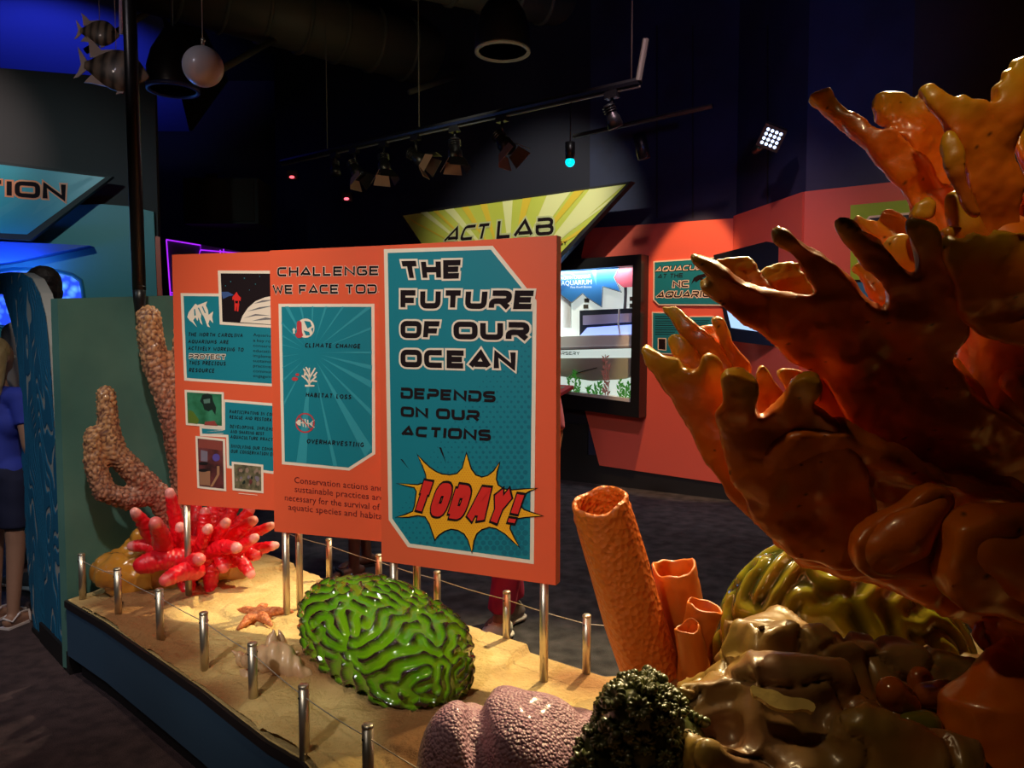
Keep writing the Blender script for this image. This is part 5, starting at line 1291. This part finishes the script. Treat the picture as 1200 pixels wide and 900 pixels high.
# stem of the top fan
chunk([(1095, 240, 2.1, 26), (1120, 290, 2.08, 36), (1150, 350, 2.08, 46)])
chunk([(1170, 290, 2.0, 40), (1180, 360, 2.02, 50), (1190, 450, 2.05, 60)])
# middle: ragged lobes behind
blade([(997, 258), (1004, 257), (1015, 262), (1025, 262), (1031, 249), (1042, 249), (1053, 255), (1060, 262), (1071, 278), (1069, 318), (1055, 318), (1038, 302), (1033, 286), (1013, 275)], (1040, 280, 2.18), (0, -1, .4), .026, [(1000, 258), (1036, 250), (1055, 258)], amp=.014, nubs=.004)
blade([(994, 315), (1011, 309), (1024, 312), (1030, 318), (1038, 329), (1044, 344), (1058, 362), (1048, 372), (1031, 365), (1013, 342), (1009, 327)], (1028, 335, 2.14), (0, -1, .4), .030, [(996, 315), (1020, 311)], nubs=.005)
blade([(1036, 290), (1042, 280), (1056, 277), (1068, 284), (1072, 310), (1066, 345), (1052, 350), (1040, 320)], (1055, 315, 2.08), (0, -1, .1), .024, [(1045, 280), (1060, 280)])
chunk([(1052, 352, 2.02, 10), (1056, 372, 2.02, 12)])
# central great palm with long fingers
blade([(808, 297), (820, 301), (837, 312), (852, 321), (877, 336), (900, 346), (917, 347), (947, 347), (962, 352), (953, 332), (940, 311), (923, 294), (910, 284), (905, 272), (915, 269), (927, 274), (947, 289), (967, 302), (987, 321), (1000, 332), (1013, 349), (1035, 368), (1048, 370), (1040, 345), (1030, 324), (1013, 314), (1000, 291), (987, 274), (981, 259), (992, 261), (1013, 277), (1030, 286), (1047, 306), (1067, 326), (1081, 330), (1073, 302), (1069, 281), (1060, 265), (1067, 255), (1083, 257), (1097, 266), (1098, 287), (1108, 303), (1119, 323), (1122, 350), (1131, 375), (1128, 396), (1112, 417), (1120, 440), (1150, 470), (1200, 505), (1240, 540), (1240, 660), (1130, 700), (1060, 640), (1030, 570), (1004, 505), (975, 449), (945, 434), (925, 414), (900, 394), (867, 371), (845, 354), (821, 338), (822, 331), (838, 333), (832, 320), (820, 311)],
      (1060, 450, 1.98), (-.22, -1, -.42), .050, [(808, 297), (821, 335), (908, 273), (984, 262), (1065, 258), (1090, 262)], vox=.008, it=5, amp=.016)
# lit inner faces of the fan
blade([(833, 305), (860, 301), (881, 301), (888, 315), (897, 330), (917, 349), (877, 340), (850, 322)], (870, 322, 2.16), (-.1, -1, .75), .022, [(860, 302), (835, 305), (880, 302)], grow=1)
blade([(890, 317), (910, 308), (933, 311), (938, 326), (953, 339), (970, 362), (947, 352), (917, 350), (897, 332)], (925, 330, 2.14), (-.1, -1, .7), .022, [(892, 316), (912, 309), (934, 313), (950, 336)], grow=1, nubs=.006)
# right blade with scalloped rim
blade([(1103, 290), (1107, 282), (1116, 279), (1131, 284), (1134, 273), (1144, 271), (1156, 276), (1160, 279), (1164, 271), (1200, 272), (1250, 275), (1250, 420), (1205, 412), (1190, 402), (1165, 394), (1147, 388), (1138, 376), (1129, 374), (1120, 350), (1112, 320)], (1170, 340, 1.84), (-.1, -1, -.35), .046, [(1107, 284), (1140, 272), (1170, 272), (1220, 273)], amp=.013)
# pieces behind the gap
blade([(1125, 425), (1141, 413), (1155, 411), (1160, 415), (1173, 401), (1184, 399), (1196, 405), (1215, 415), (1192, 420), (1168, 436), (1168, 470), (1149, 460), (1131, 440)], (1160, 425, 2.12), (.1, -1, .9), .034, [(1150, 412), (1180, 401)], grow=1)
chunk([(1190, 445, 1.95, 22), (1215, 455, 1.95, 34), (1240, 480, 1.98, 40)])
chunk([(1120, 423, 2.02, 8), (1130, 450, 2.02, 16), (1150, 480, 2.04, 26)])
# lower left group
E2 = (-.3, -1, -.25)
blade([(753, 405), (760, 407), (771, 414), (778, 418), (789, 419), (795, 418), (800, 431), (814, 433.5), (822, 431), (826, 418), (832, 415), (842, 418), (848, 426), (851, 445), (856, 480), (868, 520), (890, 570), (905, 625), (885, 607), (861, 587), (846, 563), (829, 543), (818, 523), (809, 504), (799, 488), (786, 468), (772, 440), (759, 419)],
      (820, 470, 2.06), E2, .040, [(754, 406), (833, 417), (790, 418)], amp=.012)
blade([(845, 441), (850, 432), (863, 432), (878, 439), (888, 446), (888, 456), (881, 473), (883, 484), (891, 494), (903, 484), (915, 478), (923, 459), (927, 446), (934, 440), (952, 440), (959, 446), (956, 459), (947, 474), (960, 485), (985, 500), (1010, 540), (1030, 600), (1010, 668), (951, 657), (932, 649), (905, 627), (882, 597), (862, 565), (848, 530), (843, 500), (840, 480), (847, 470), (847, 455)],
      (920, 540, 1.94), (-.3, -1, -.35), .056, [(850, 434), (884, 448), (945, 442)], vox=.0085, it=5, amp=.014)
blade([(774.5, 357), (781, 359), (786, 358), (794, 359), (803, 372), (814, 381), (829, 391), (842, 407), (856, 424), (858, 440), (838, 435), (822, 420), (812, 405), (799, 394), (789, 379), (778, 366)], (815, 395, 2.14), (-.3, -1, .1), .030, [(775, 358), (790, 359)], grow=1)
blade([(816, 380), (828, 382), (838, 380), (843, 392), (852, 415), (853, 424), (840, 404), (828, 391)], (835, 395, 2.18), (-.2, -1, .8), .014, [], grow=.8)
blade([(779, 398), (786, 391), (795, 391), (805, 399), (815, 414), (825, 427), (824, 437), (800, 434), (789, 417)], (800, 412, 2.12), (-.3, -1, .0), .030, [(784, 394)], grow=1)
blade([(833, 378.5), (836, 372), (845, 373), (852, 384), (856, 401.5), (869, 419), (879, 427), (880, 444), (855, 440), (853, 418), (846, 400)], (855, 405, 2.12), (-.3, -1, .0), .030, [(840, 374)], grow=1)
blade([(883, 442), (891, 428), (896, 427), (904, 442), (919, 463), (922, 480), (900, 505), (885, 500)], (900, 465, 2.06), (-.2, -1, 0), .034, [(893, 430)], grow=1)
blade([(911, 436), (916, 432), (934, 432), (950, 442), (965, 470), (940, 480), (922, 455)], (935, 450, 2.05), (-.2, -1, .1), .034, [(913, 434)], grow=1)
chunk([(950, 455, 2.08, 20), (980, 500, 2.1, 34), (1020, 560, 2.1, 44)])
# underside, joining everything to the stem
blade([(870, 575), (905, 627), (932, 649), (960, 659), (1000, 668), (1060, 682), (1100, 702), (1150, 737), (1180, 750), (1240, 765), (1240, 600), (1110, 560), (1000, 500), (950, 500), (890, 520)], (1050, 610, 2.04), (-.15, -1, -.75), .080, [], vox=.012, it=10, amp=.02)
# lobes in front of the stem
blade([(995, 636), (1003, 623), (1029, 609), (1051, 596), (1067, 583), (1083, 569), (1101, 568), (1115, 580), (1117, 599), (1111, 617), (1109, 640), (1105, 672), (1067, 676), (1013, 671), (997, 655)], (1060, 625, 1.82), (-.1, -1, -.1), .075, [], vox=.012, it=12)
chunk([(1030, 645, 1.82, 28), (1065, 625, 1.80, 32), (1094, 595, 1.80, 22)])
blade([(1111, 631), (1117, 617), (1131, 612), (1147, 607), (1163, 599), (1181, 602), (1250, 598), (1250, 725), (1200, 721), (1147, 713), (1109, 699), (1098, 680), (1110, 655)], (1170, 660, 1.74), (0, -1, -.2), .09, [], vox=.012, it=12)
chunk([(1150, 640, 1.74, 34), (1190, 655, 1.74, 44), (1240, 680, 1.76, 44)])
# stem down to the rock, with the big lobe
chunk([(1130, 580, 2.10, 60), (1190, 640, 2.10, 70), (1225, 720, 2.08, 60), (1245, 820, 2.05, 60), (1250, 960, 2.05, 80)])
chunk([(1182, 752, 1.86, 8), (1178, 778, 1.80, 26), (1160, 825, 1.76, 56), (1180, 900, 1.74, 72)])
chunk([(1150, 735, 1.98, 10), (1143, 745, 1.98, 7), (1160, 760, 1.98, 10)])
chunk([(1170, 735, 1.97, 20), (1195, 760, 1.95, 30), (1230, 800, 1.95, 50)])

# ---------------------------------------------------------------- ceiling fittings
# hexagonal-ish ducts and beams under the ceiling
for k, (a, b, r, lab) in enumerate([(at(150, -35, 7.5), at(545, 78, 9.8), .34, 'long dark ceiling duct running back across the upper left'), (at(360, -60, 7.0), at(700, 15, 8.6), .22, 'second dark duct high above the track')]):
    t = thing('ceiling_duct', lab, 'duct', a)
    MB().tube([a, b], r, 24).build('duct_pipe', M['duct'], t, True); d = (b-a)
    for i in range(1, 9): MB().tube([a+d*(i/9)-d.normalized()*.02, a+d*(i/9)+d.normalized()*.02], r+.025, 24).build('duct_rib', M['duct'], t, True)
for k, (a, b, lab) in enumerate([(at(235, 95, 6.5), at(330, 42, 8.5), 'dark strut behind the hanging white ball'), (at(480, 108, 8.0), at(532, 90, 8.6), 'short dark pipe below the ceiling duct'), (at(100, 60, 8.0), at(210, -8, 8.0), 'dark brace in front of the blue lit ceiling')]):
    tag(MB().tube([a, b], .03, 10).build('ceiling_strut', M['duct'], None, True), lab, 'strut')
# bell shaped speaker pendants
def pendant(px, py, Y, rpx, hpx, lab, m):
    c = at(px, py, Y); r = rpx*Y/900; h = hpx*Y/900; t = thing('pendant_speaker', lab, 'pendant', c)
    MB().lathe([(r*.98, 0), (r, .02), (r*.97, h*.35), (r*.80, h*.62), (r*.45, h*.88), (.05, h), (.02, h*1.02)], c, 32).build('bell_shell', M['satin_black'], t, True)
    MB().lathe([(r*.86, 0), (r*.88, -.012), (r, -.012), (r, .012)], c, 32).build('rim', m, t, True)
    MB().lathe([(.0, .015), (r*.86, .012), (r*.86, .006), (0, .006)], c, 32).build('grille', mat('grille', (.34, .36, .24), .8, bump=(200, .5, .004)) if px > 400 else mat('grille', (.03, .035, .10), .8), t, True)
    MB().tube([c+V((0, 0, h)), V((c.x, c.y, ZC+.85))], .012, 8).build('hanger', M['satin_black'], t, True)
pendant(589, 60, 5.6, 32, 68, 'black bell pendant with pale round grille hanging at top centre', mat('pale_rim', (.30, .30, .22), .5))
pendant(203, 105, 5.4, 29, 68, 'black bell pendant left of the hanging white ball', mat('blue_rim', (.04, .05, .16), .5))
# hanging ball
c = at(238, 78, 3.8); t = thing('hanging_ball', 'white ball hanging on a wire at upper left', 'ball', c)
MB().ball(c, .0955, 40, Matrix.Rotation(.25, 3, 'Y') @ Matrix.Scale(1, 3)).build('ball', mat('white_ball', (.66, .64, .66), .35, coat=.2), t, True)
MB().tube([c+V((0, 0, .10)), c+V((0, 0, .125))], .008, 10).build('hook', M['steel'], t, True)
MB().ball(c+V((.003, 0, .125)), .012, 10).build('hook', M['steel'], t, True)
MB().tube([c+V((0, 0, .13)), V((c.x, c.y, ZC+.85))], .0022, 6).build('wire', M['wire'], t, True)
# black pole
pb = at(164, 372, 3.62); tp = V((pb.x-.0, pb.y, ZC+.85))
t = thing('black_pole', 'tall black pole from the ceiling down to the teal partition', 'pole', pb)
MB().tube([V((pb.x+.0, pb.y, 1.74)), V((pb.x-.010, pb.y, 3.0)), V((pb.x-.018, pb.y, ZC+.85))], .030, 20).build('pole_tube', M['satin_black'], t, True)
MB().lathe([(.0, -.20), (.008, -.18), (.027, 0), (.030, .07)], (pb.x, pb.y, 1.69), 20).build('tapered_foot', M['satin_black'], t, True)
tag(MB().tube([at(142, 40, 3.9)-V((0, 0, 1.0))*0, at(141, -120, 3.9)], .010, 8).build('white_conduit', mat('lilac_tube', (.6, .5, .8), .4), None, True), 'thin pale vertical tube beside the black pole', 'tube')
# striped fish
M['fish'] = mat('striped_fish_skin', (.22, .17, .13), .45, coat=.2)
attr_mix(M['fish'], 'stripe', (.022, .016, .014)); M['fin'] = mat('pale_fin', (.36, .25, .23), .4)
def fish(px, py, Y, lpx, lab, flip=1, roll=0, ang=0):
    c = at(px, py, Y); s = lpx*Y/900; t = thing('hanging_fish', lab, 'fish', c, 'striped model fish')
    R = Matrix.Rotation(ang, 3, 'Z') @ Matrix.Rotation(roll, 3, 'Y')
    prof = [(-.42, .06), (-.34, .10), (-.2, .22), (-.02, .32), (.14, .32), (.28, .25), (.38, .13), (.45, .05), (.47, .01)]
    vs = []; n = 24
    for x, h in prof:
        for k in range(n):
            a = 2*PI*k/n; up = math.sin(a); vs.append(c+R@V((x*s, math.cos(a)*h*.36*s, (up*h*(1.0 if up > 0 else .92))*s)))
    m_ = len(prof); fs = [(i*n+k, i*n+(k+1) % n, (i+1)*n+(k+1) % n, (i+1)*n+k) for i in range(m_-1) for k in range(n)]+[tuple(range(n)), tuple((m_-1)*n+k for k in range(n))]
    me = evaluated(mesh_from(vs, fs), [('SUBSURF', dict(levels=2))]); inv = R.inverted()
    xs_ = [(inv@(V(q.tolist())-c)).x/s for q in vco(me)]; attr(me, 'stripe', [max(0, min(1, .5+2.2*math.sin(x*38+1)+.8*noise.noise(V(q.tolist())*30))) for x, q in zip(xs_, vco(me))])
    bm = bmesh.new(); bm.from_mesh(me); bmesh.ops.recalc_face_normals(bm, faces=bm.faces); bm.to_mesh(me); bm.free()
    put('body', me, M['fish'], t, True)
    def fin_(pts_, nm, m=M['fin']): MB().prism([c+R@V((x*s, -.010*s, z*s)) for x, z in pts_], R@V((0, .02*s, 0))).build(nm, m, t)
    fin_([(-.38, .05), (-.50, .20), (-.54, .24), (-.50, .10), (-.47, .0), (-.50, -.12), (-.55, -.22), (-.48, -.18), (-.38, -.05)], 'tail_fin')
    fin_([(-.36, .12), (-.40, .33), (-.44, .42), (-.34, .36), (-.22, .26), (-.05, .30), (.1, .30), (.05, .24), (-.2, .17)], 'dorsal_fin')
    fin_([(-.30, -.10), (-.40, -.25), (-.32, -.24), (-.1, -.25), (-.1, -.2)], 'anal_fin')
    fin_([(.08, -.22), (.05, -.34), (.14, -.30), (.18, -.22)], 'pelvic_fin')
    for sd in (-1, 1):
        MB().ball(c+R@V((.33*s, sd*.075*s, .05*s)), .022*s, 10).build('eye', M['satin_black'], t, True)
        MB().prism([c+R@V((x*s, sd*.098*s, z*s)) for x, z in [(.16, 0), (.02, .06), (-.02, -.03), (.06, -.08)]], R@V((0, sd*.01*s, 0))).build('pectoral_fin', M['fish'], t)
    MB().tube([c+V((.02*s, 0, .26*s)), V((c.x+.02*s, c.y, ZC+.85))], .0018, 6).build('wire', M['wire'], t, True)
    return t
fish(116, 39, 3.9, 48, 'smaller brown striped fish hanging at upper left, above the other fish', 1, .10, .1)
fish(135, 83, 3.9, 78, 'larger grey striped fish hanging half behind the black pole', 1, .14, .15)
# lighting track with spotlights
tr0 = at(330, 190, 8.3); tr1 = at(750, 95, 5.2)
t = thing('lighting_track', 'long black lighting track hung above the room', 'track', tr0)
d = (tr1-tr0); MB().tube([tr0, tr1], .028, 8).build('track_bar', M['satin_black'], t)
u_ = d.normalized(); MB().tube([tr0-V((0, 0, .035)), tr1-V((0, 0, .035))], .008, 6).build('track_lip', mat('track_lip', (.12, .12, .09), .4), t)
for f in (.19, .50, .985): p = tr0+d*f; MB().tube([p, V((p.x, p.y, ZC+.85))], .006, 6).build('hanger', M['duct'], t, True)
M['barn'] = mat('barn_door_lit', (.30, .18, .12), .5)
def track_light(px, py, label, aim, s=1.0, doors=True):
    # find track parameter below which this light hangs
    best = min(range(101), key=lambda i: abs((lambda q: 600+900*q.x/q.y)(tr0+d*(i/100))-px)); p = tr0+d*(best/100)
    t = thing('track_spotlight', label, 'spotlight', p-V((0, 0, .2)), 'track spotlights'); aim = V(aim).normalized(); k = .95*s
    MB().box(p-V((0, 0, .05)), (.10, .05, .05), math.atan2(u_.y, u_.x)).build('adapter', M['satin_black'], t)
    MB().tube([p-V((0, 0, .06)), p-V((0, 0, .16*k))], .012, 10).build('stem', M['satin_black'], t, True)
    h = p-V((0, 0, .22*k)); b = h-aim*.09*k
    MB().tube([b, h, h+aim*.02*k, h+aim*.10*k], [.040*k, .048*k, .060*k, .066*k], 16).build('lamp_head', M['satin_black'], t, True)
    for i in range(3): MB().tube([h-aim*(.075-.02*i)*k, h-aim*(.069-.02*i)*k], .056*k, 16).build('cooling_fin', M['satin_black'], t, True)
    if doors:
        sx = aim.cross(V((0, 0, 1))).normalized(); sy = sx.cross(aim); e_ = h+aim*.10*k
        for j, q in enumerate((sx, -sx, sy, -sy)):
            w = aim.cross(q).normalized(); a0 = e_+q*.066*k
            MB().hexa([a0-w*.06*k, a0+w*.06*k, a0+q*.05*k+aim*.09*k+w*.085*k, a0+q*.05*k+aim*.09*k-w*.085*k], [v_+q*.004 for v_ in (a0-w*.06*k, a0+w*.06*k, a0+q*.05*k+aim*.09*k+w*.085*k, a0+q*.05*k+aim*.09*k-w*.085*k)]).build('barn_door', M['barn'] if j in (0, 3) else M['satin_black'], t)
    return t
track_light(395, 190, 'farthest small spotlight at the left end of the track', (.1, -.3, -1), .8, False)
track_light(418, 190, 'second spotlight from the far left end of the track, with square flap', (.5, -.3, -.8))
track_light(452, 190, 'spotlight with bright lit flap, third from the far left end of the track', (.1, -.2, -1))
track_light(489, 190, 'tilted spotlight above the left of the yellow banner', (.8, -.2, -.5))
track_light(536, 190, 'spotlight pointing straight down with two lit flaps', (.05, -.15, -1))
track_light(590, 190, 'large spotlight with square flap nearest the middle of the track', (.5, -.35, -.75), 1.05)
track_light(712, 190, 'slim cylinder spotlight near the right end of the track', (.35, .1, -.9), .9, False)
# pieces on the track and the wall behind it
tag(MB().tube([tr1-V((.01, 0, 0)), at(757, 46, 5.2)], .022, 8).build('track_end_box', M['duct'], None), 'slim upright box at the right end of the track', 'box')
ti = min(range(1001), key=lambda i: abs(600+900*(tr0+d*(i/1000)).x/(tr0+d*(i/1000)).y-668)); tq = tr0+d*(ti/1000); c = at(668, 190, tq.y); t = thing('hanging_lamp', 'small hanging black lamp glowing turquoise', 'lamp', c)
MB().tube([c+V((0, 0, .14)), c+V((0, 0, .02))], .035, 14).build('housing', M['satin_black'], t, True)
MB().ball(c, .034, 16).build('lens', mat('turquoise_lens', (0, .4, .5), .3, emit=(.0, .65, .85), es=1.6), t, True)
MB().tube([c+V((0, 0, .14)), tq], .004, 6).build('cord', M['satin_black'], t, True)
# effect projector with white LED grid
c = at(904, 162, 5.9); t = thing('led_projector', 'small black projector with a bright grid of white LEDs on the navy wall', 'projector', c)
dn = V((-.35, -1, -.45)).normalized(); sx = dn.cross(V((0, 0, 1))).normalized(); sy = sx.cross(dn); RR = Matrix((sx, sy, dn)).transposed() @ Matrix.Rotation(.45, 3, 'Z')
MB().box(c-dn*.06, (.17, .17, .12), M=RR).build('housing', M['satin_black'], t)
for i in range(4):
    for j in range(4): MB().ball(c+RR@V(((i-1.5)*.034, (j-1.5)*.034, .004)), (.013, .013, .006), 8, RR).build('led', mat('led', (1, 1, 1), .3, emit=(.55, .70, 1), es=1.5) if i+j == 0 else bpy.data.materials['led'], t, True)
MB().tube([c-dn*.1, at(893, 170, 6.1), at(885, 176, 6.25)], .035, 12).build('bracket', M['satin_black'], t, True)
for px, py, Y in ((752, 172, 6.6),):
    tag(MB().tube([at(px-3, py-15, Y), at(px+3, py+14, Y)], .055, 14, True).build('wall_speaker', M['satin_black'], None, True), 'slim dark cylinder lamp near the navy wall right of the track', 'lamp')
tag(MB().tube([at(672, 160, 6.7), at(835, 124, 6.1)], .02, 8).build('rear_track', M['satin_black'], None), 'second dark track close to the navy wall', 'track')
for px, py, col, lab, nm in ((342, 207.5, (1, .08, .10), 'tiny red indicator light in the dark background, left one', 'a'), (406, 233, (1, .10, .14), 'tiny red indicator light above the middle sign', 'b'), (246, 211.5, (.1, .15, 1), 'tiny blue indicator light on the dark box', 'c')):
    c = at(px, py, 9.0); tt = thing('indicator_light', lab, 'light', c); MB().ball(c, (.030, .02, .016), 10).build('lens', mat('indicator', col, .4, emit=col, es=2.5), tt, True)
    MB().box(c+V((0, .05, .03)), (.12, .06, .10)).build('housing', M['satin_black'], tt)
c = at(268, 240, 9.2); t = thing('loudspeaker_box', 'large black loudspeaker box in the dark background above the leftmost sign', 'speaker', c-V((0, 0, .27)))
MB().box(c, (.86, .5, .52)).build('cabinet', mat('speaker_black', (.014, .013, .011), .7), t); MB().box(c+V((.1, -.26, 0)), (.58, .02, .46)).build('grille', mat('speaker_cloth', (.024, .021, .017), .9), t)

# ---------------------------------------------------------------- people
def person(label, loc, heading, H, skin, hair, top, bottom, shoe, dress=None, hair_long=False, shorts=False, sleeve=1.0, stride=.0, shoes='sneaker', feet=None):
    s = H/1.75; loc = V(loc); Rz = Matrix.Rotation(heading, 3, 'Z')
    t = thing('person', label, 'person', loc)
    def W(x, y, z): return loc+Rz@(V((x, y, z))*s)
    F = feet or [(-.10, stride), (.10, -stride)]
    hip = [(-.095, 0), (.095, 0)]; legs = []
    for k in (0, 1):
        fx, fy = F[k]; legs.append(([W(hip[k][0], 0, .92), W((hip[k][0]+fx)/2, fy*.55+.015, .50), W(fx, fy-.01, .12), W(fx, fy-.01, .07)], [.080*s, .055*s, .036*s, .036*s]))
    torso = ([W(0, 0, .88), W(0, 0, 1.00), W(0, -.005, 1.15), W(0, 0, 1.33), W(0, -.01, 1.43), W(0, -.005, 1.52), W(0, .012, 1.60)], [.11*s, .115*s, .105*s, .12*s, .085*s, .055*s, .058*s])
    ch = legs+[torso, ([W(-.17, -.01, 1.41), W(0, -.01, 1.42), W(.17, -.01, 1.41)], [.055*s]*3), ([W(-.06, 0, 1.25), W(.06, 0, 1.25)], [.10*s]*2), ([W(-.06, 0, .92), W(.06, 0, .92)], [.10*s]*2)]
    for sd in (-1, 1):
        hx = sd*.255; ch.append(([W(sd*.175, -.01, 1.40), W(sd*.235, -.02, 1.12), W(hx, .045, .88), W(hx, .06, .84)], [.047*s, .040*s, .027*s, .024*s]))
        ch.append(([W(hx, .06, .85), W(hx, .075, .78)], [.032*s, .030*s]))
        for j, (fy, ln) in enumerate([(.105, .070), (.085, .085), (.065, .080), (.047, .062)]):
            ch.append(([W(hx, fy-.01, .785), W(hx-sd*.004, fy+.002, .745), W(hx-sd*.014, fy+.004, .785-ln)], [.0095*s, .0085*s, .007*s]))
        ch.append(([W(hx, .09, .84), W(hx-sd*.012, .118, .80), W(hx-sd*.02, .120, .765)], [.013*s, .010*s, .008*s]))
    # feet
    for k in (0, 1):
        fx, fy = F[k]; ch.append(([W(fx, fy-.05, .045), W(fx, fy+.06, .035), W(fx*1.05, fy+.15, .022)], [.036*s, .034*s, .020*s]))
        for j in range(5): ch.append(([W(fx+(j-2)*.016, fy+.14, .02), W(fx+(j-2)*.018, fy+.185-abs(j-1.6)*.010, .016)], [.011*s, .010*s]))
    balls = [(W(0, .015, 1.655), (.076*s, .092*s, .112*s))]
    mb = MB()
    for c in ch: mb.tube(c[0], c[1], 12, True, None, True)
    mb.ball(W(0, .015, 1.655), (.076*s, .094*s, .110*s), 18, Rz); mb.ball(W(0, .045, 1.60), (.052*s, .055*s, .050*s), 14, Rz)
    mb.ball(W(0, .115, 1.635), (.012*s, .020*s, .022*s), 10, Rz); mb.ball(W(0, .103, 1.593), (.024*s, .012*s, .009*s), 10, Rz)
    for sd in (-1, 1): mb.ball(W(sd*.078, .005, 1.645), (.010*s, .020*s, .032*s), 10, Rz)
    me = remesh(mb.mesh(), .0085, 3); put('body', me, mat('skin', skin, .5, var=(tuple(c*.85 for c in skin), 6, .4)), t, True)
    for sd in (-1, 1): MB().ball(W(sd*.030, .098, 1.655), .011*s, 10).build('eye', M['white'], t, True)
    hm = mat('hair', hair, .6, bump=(90, .8, .004))
    hb = MB().ball(W(0, -.012, 1.685), (.086*s, .098*s, .098*s), 20, Rz).ball(W(0, -.045, 1.64), (.078*s, .065*s, .085*s), 16, Rz)
    if hair_long:
        for x in (-.055, 0, .055): hb.tube([W(x, -.05, 1.66), W(x*1.3, -.085, 1.50), W(x*1.1, -.095, 1.34)], [.06*s, .048*s, .02*s], 10, True, None, True)
    me = remesh(hb.mesh(), .010, 3)
    def cut(p):
        q = Rz.inverted()@((p-loc)/s); return -.035*s*max(0, min(1, (q.y-.035)/.03))*max(0, min(1, (1.715-q.z)/.02))
    displace(me, lambda p: cut(p)+.004*noise.noise(p*50)); put('hair', me, hm, t, True)
    # shirt
    g = .014*s; mb = MB(); mb.tube([W(0, 0, .90), W(0, 0, 1.0), W(0, -.005, 1.15), W(0, 0, 1.33), W(0, -.01, 1.43)], [.125*s, .128*s, .12*s, .133*s, .09*s], 16, True)
    mb.tube([W(-.06, 0, 1.25), W(.06, 0, 1.25)], .113*s, 14, True, None, True); mb.tube([W(-.06, 0, .95), W(.06, 0, .95)], .115*s, 14, True, None, True)
    mb.tube([W(-.17, -.01, 1.41), W(0, -.01, 1.42), W(.17, -.01, 1.41)], .066*s, 14, True, None, True)
    for sd in (-1, 1):
        q = [W(sd*.175, -.01, 1.40), W(sd*.235, -.02, 1.12), W(sd*.255, .045, .88)]; e1 = q[0].lerp(q[1], min(1, sleeve)) if sleeve <= 1 else q[2]
        mb.tube([q[0], e1] if sleeve <= 1 else q, [.062*s, .056*s] if sleeve <= 1 else [.062*s, .052*s, .038*s], 14, True)
    me = remesh(mb.mesh(), .012, 3); displace(me, lambda p: .004*noise.noise(p*14)); put('shirt', me, mat('shirt_cloth', top, .8), t, True)
    mb = MB(); zb = .56 if shorts else .10
    mb.tube([W(-.06, 0, .93), W(.06, 0, .93)], .122*s, 14, True, None, True)
    for k in (0, 1):
        a, b, c, _ = legs[k][0]
        if shorts: mb.tube([a, a.lerp(b, .75)], [.100*s, .088*s], 14, True)
        else: mb.tube([a, b, b.lerp(c, .90)], [.100*s, .086*s, .072*s], 14, True)
    me = remesh(mb.mesh(), .012, 3); displace(me, lambda p: .006*noise.noise(p*12)); put('shorts' if shorts else 'trousers', me, mat('trouser_cloth', bottom, .85), t, True)
    for k in (0, 1):
        fx, fy = F[k]
        if shoes == 'sneaker':
            so = mat('shoe_sole', (.75, .74, .70), .5); up = mat('shoe_knit', shoe[k] if isinstance(shoe[0], tuple) else shoe, .7, bump=(150, .4, .002))
            me = remesh(MB().tube([W(fx, fy-.055, .062), W(fx, fy+.03, .060), W(fx*1.03, fy+.12, .045), W(fx*1.05, fy+.175, .038)], [.046*s, .046*s, .040*s, .030*s], 16, True, None, True).tube([W(fx, fy-.03, .07), W(fx, fy-.02, .115)], [.047*s, .044*s], 16).mesh(), .008, 5)
            put('shoe', me, up, t, True)
            me = remesh(MB().tube([W(fx, fy-.065, .022), W(fx, fy+.03, .020), W(fx*1.05, fy+.185, .020)], [.050*s, .046*s, .036*s], 16, True, .42, True).mesh(), .008, 3)
            put('sole', me, so, t, True)
            for j in range(4): MB().tube([W(fx-.026, fy+.04+j*.022, .098-j*.009), W(fx+.026, fy+.048+j*.022, .098-j*.009)], .004*s, 6).build('lace', so, t, True)
        else:
            so = mat('sandal_strap', shoe, .5)
            MB().prism([W(fx+x, fy+y, -.0) for x, y in [(-.035, -.08), (.035, -.08), (.042, .06), (.048, .14), (.03, .20), (-.03, .20), (-.048, .14), (-.04, .06)]], V((0, 0, .014))).build('sole', so, t)
            MB().tube([W(fx-.045, fy+.07, .012), W(fx-.03, fy+.075, .062), W(fx+.005, fy+.10, .068), W(fx+.035, fy+.075, .055), W(fx+.045, fy+.07, .012)], .008*s, 8).build('strap', so, t, True)
            if shoes == 'sandal':
                MB().tube([W(fx-.040, fy-.06, .05), W(fx, fy-.085, .075), W(fx+.040, fy-.06, .05), W(fx+.035, fy+.0, .085), W(fx, fy+.03, .095), W(fx-.035, fy+0, .085), W(fx-.040, fy-.06, .05)], .006*s, 8).build('ankle_strap', so, t, True)
    return t
person('man with short dark hair behind the teal partition, facing left', (at(49, 330, 4.65).x, 4.65, 0), math.radians(70), 1.92, (.50, .26, .19), (.015, .011, .010), (.42, .38, .36), (.03, .03, .04), (.1, .1, .1), stride=.04)
person('girl with long light brown hair, blue top and sandals at the left edge', (-2.70, 4.02, 0), math.radians(-12), 1.50, (.42, .22, .15), (.50, .33, .14), (.03, .05, .42), (.012, .014, .05), (.72, .62, .62), hair_long=True, shorts=True, sleeve=.55, stride=.03, shoes='sandal')
person('person in maroon trousers and knit sneakers standing behind the front sign', (.03, 3.86, 0), math.radians(140), 1.66, (.36, .18, .11), (.03, .02, .015), (.25, .05, .10), (.42, .018, .085), ((.60, .58, .54), (.22, .19, .18)), stride=.0, feet=[(.02, .14), (.13, -.10)])
person('person with bare lower legs and flip flops behind the middle sign', (-.98, 4.95, 0), math.radians(118), 1.72, (.16, .075, .045), (.01, .008, .007), (.05, .05, .07), (.04, .045, .06), (.03, .025, .025), shorts=True, shoes='flip', feet=[(-.12, .10), (.10, -.05)])
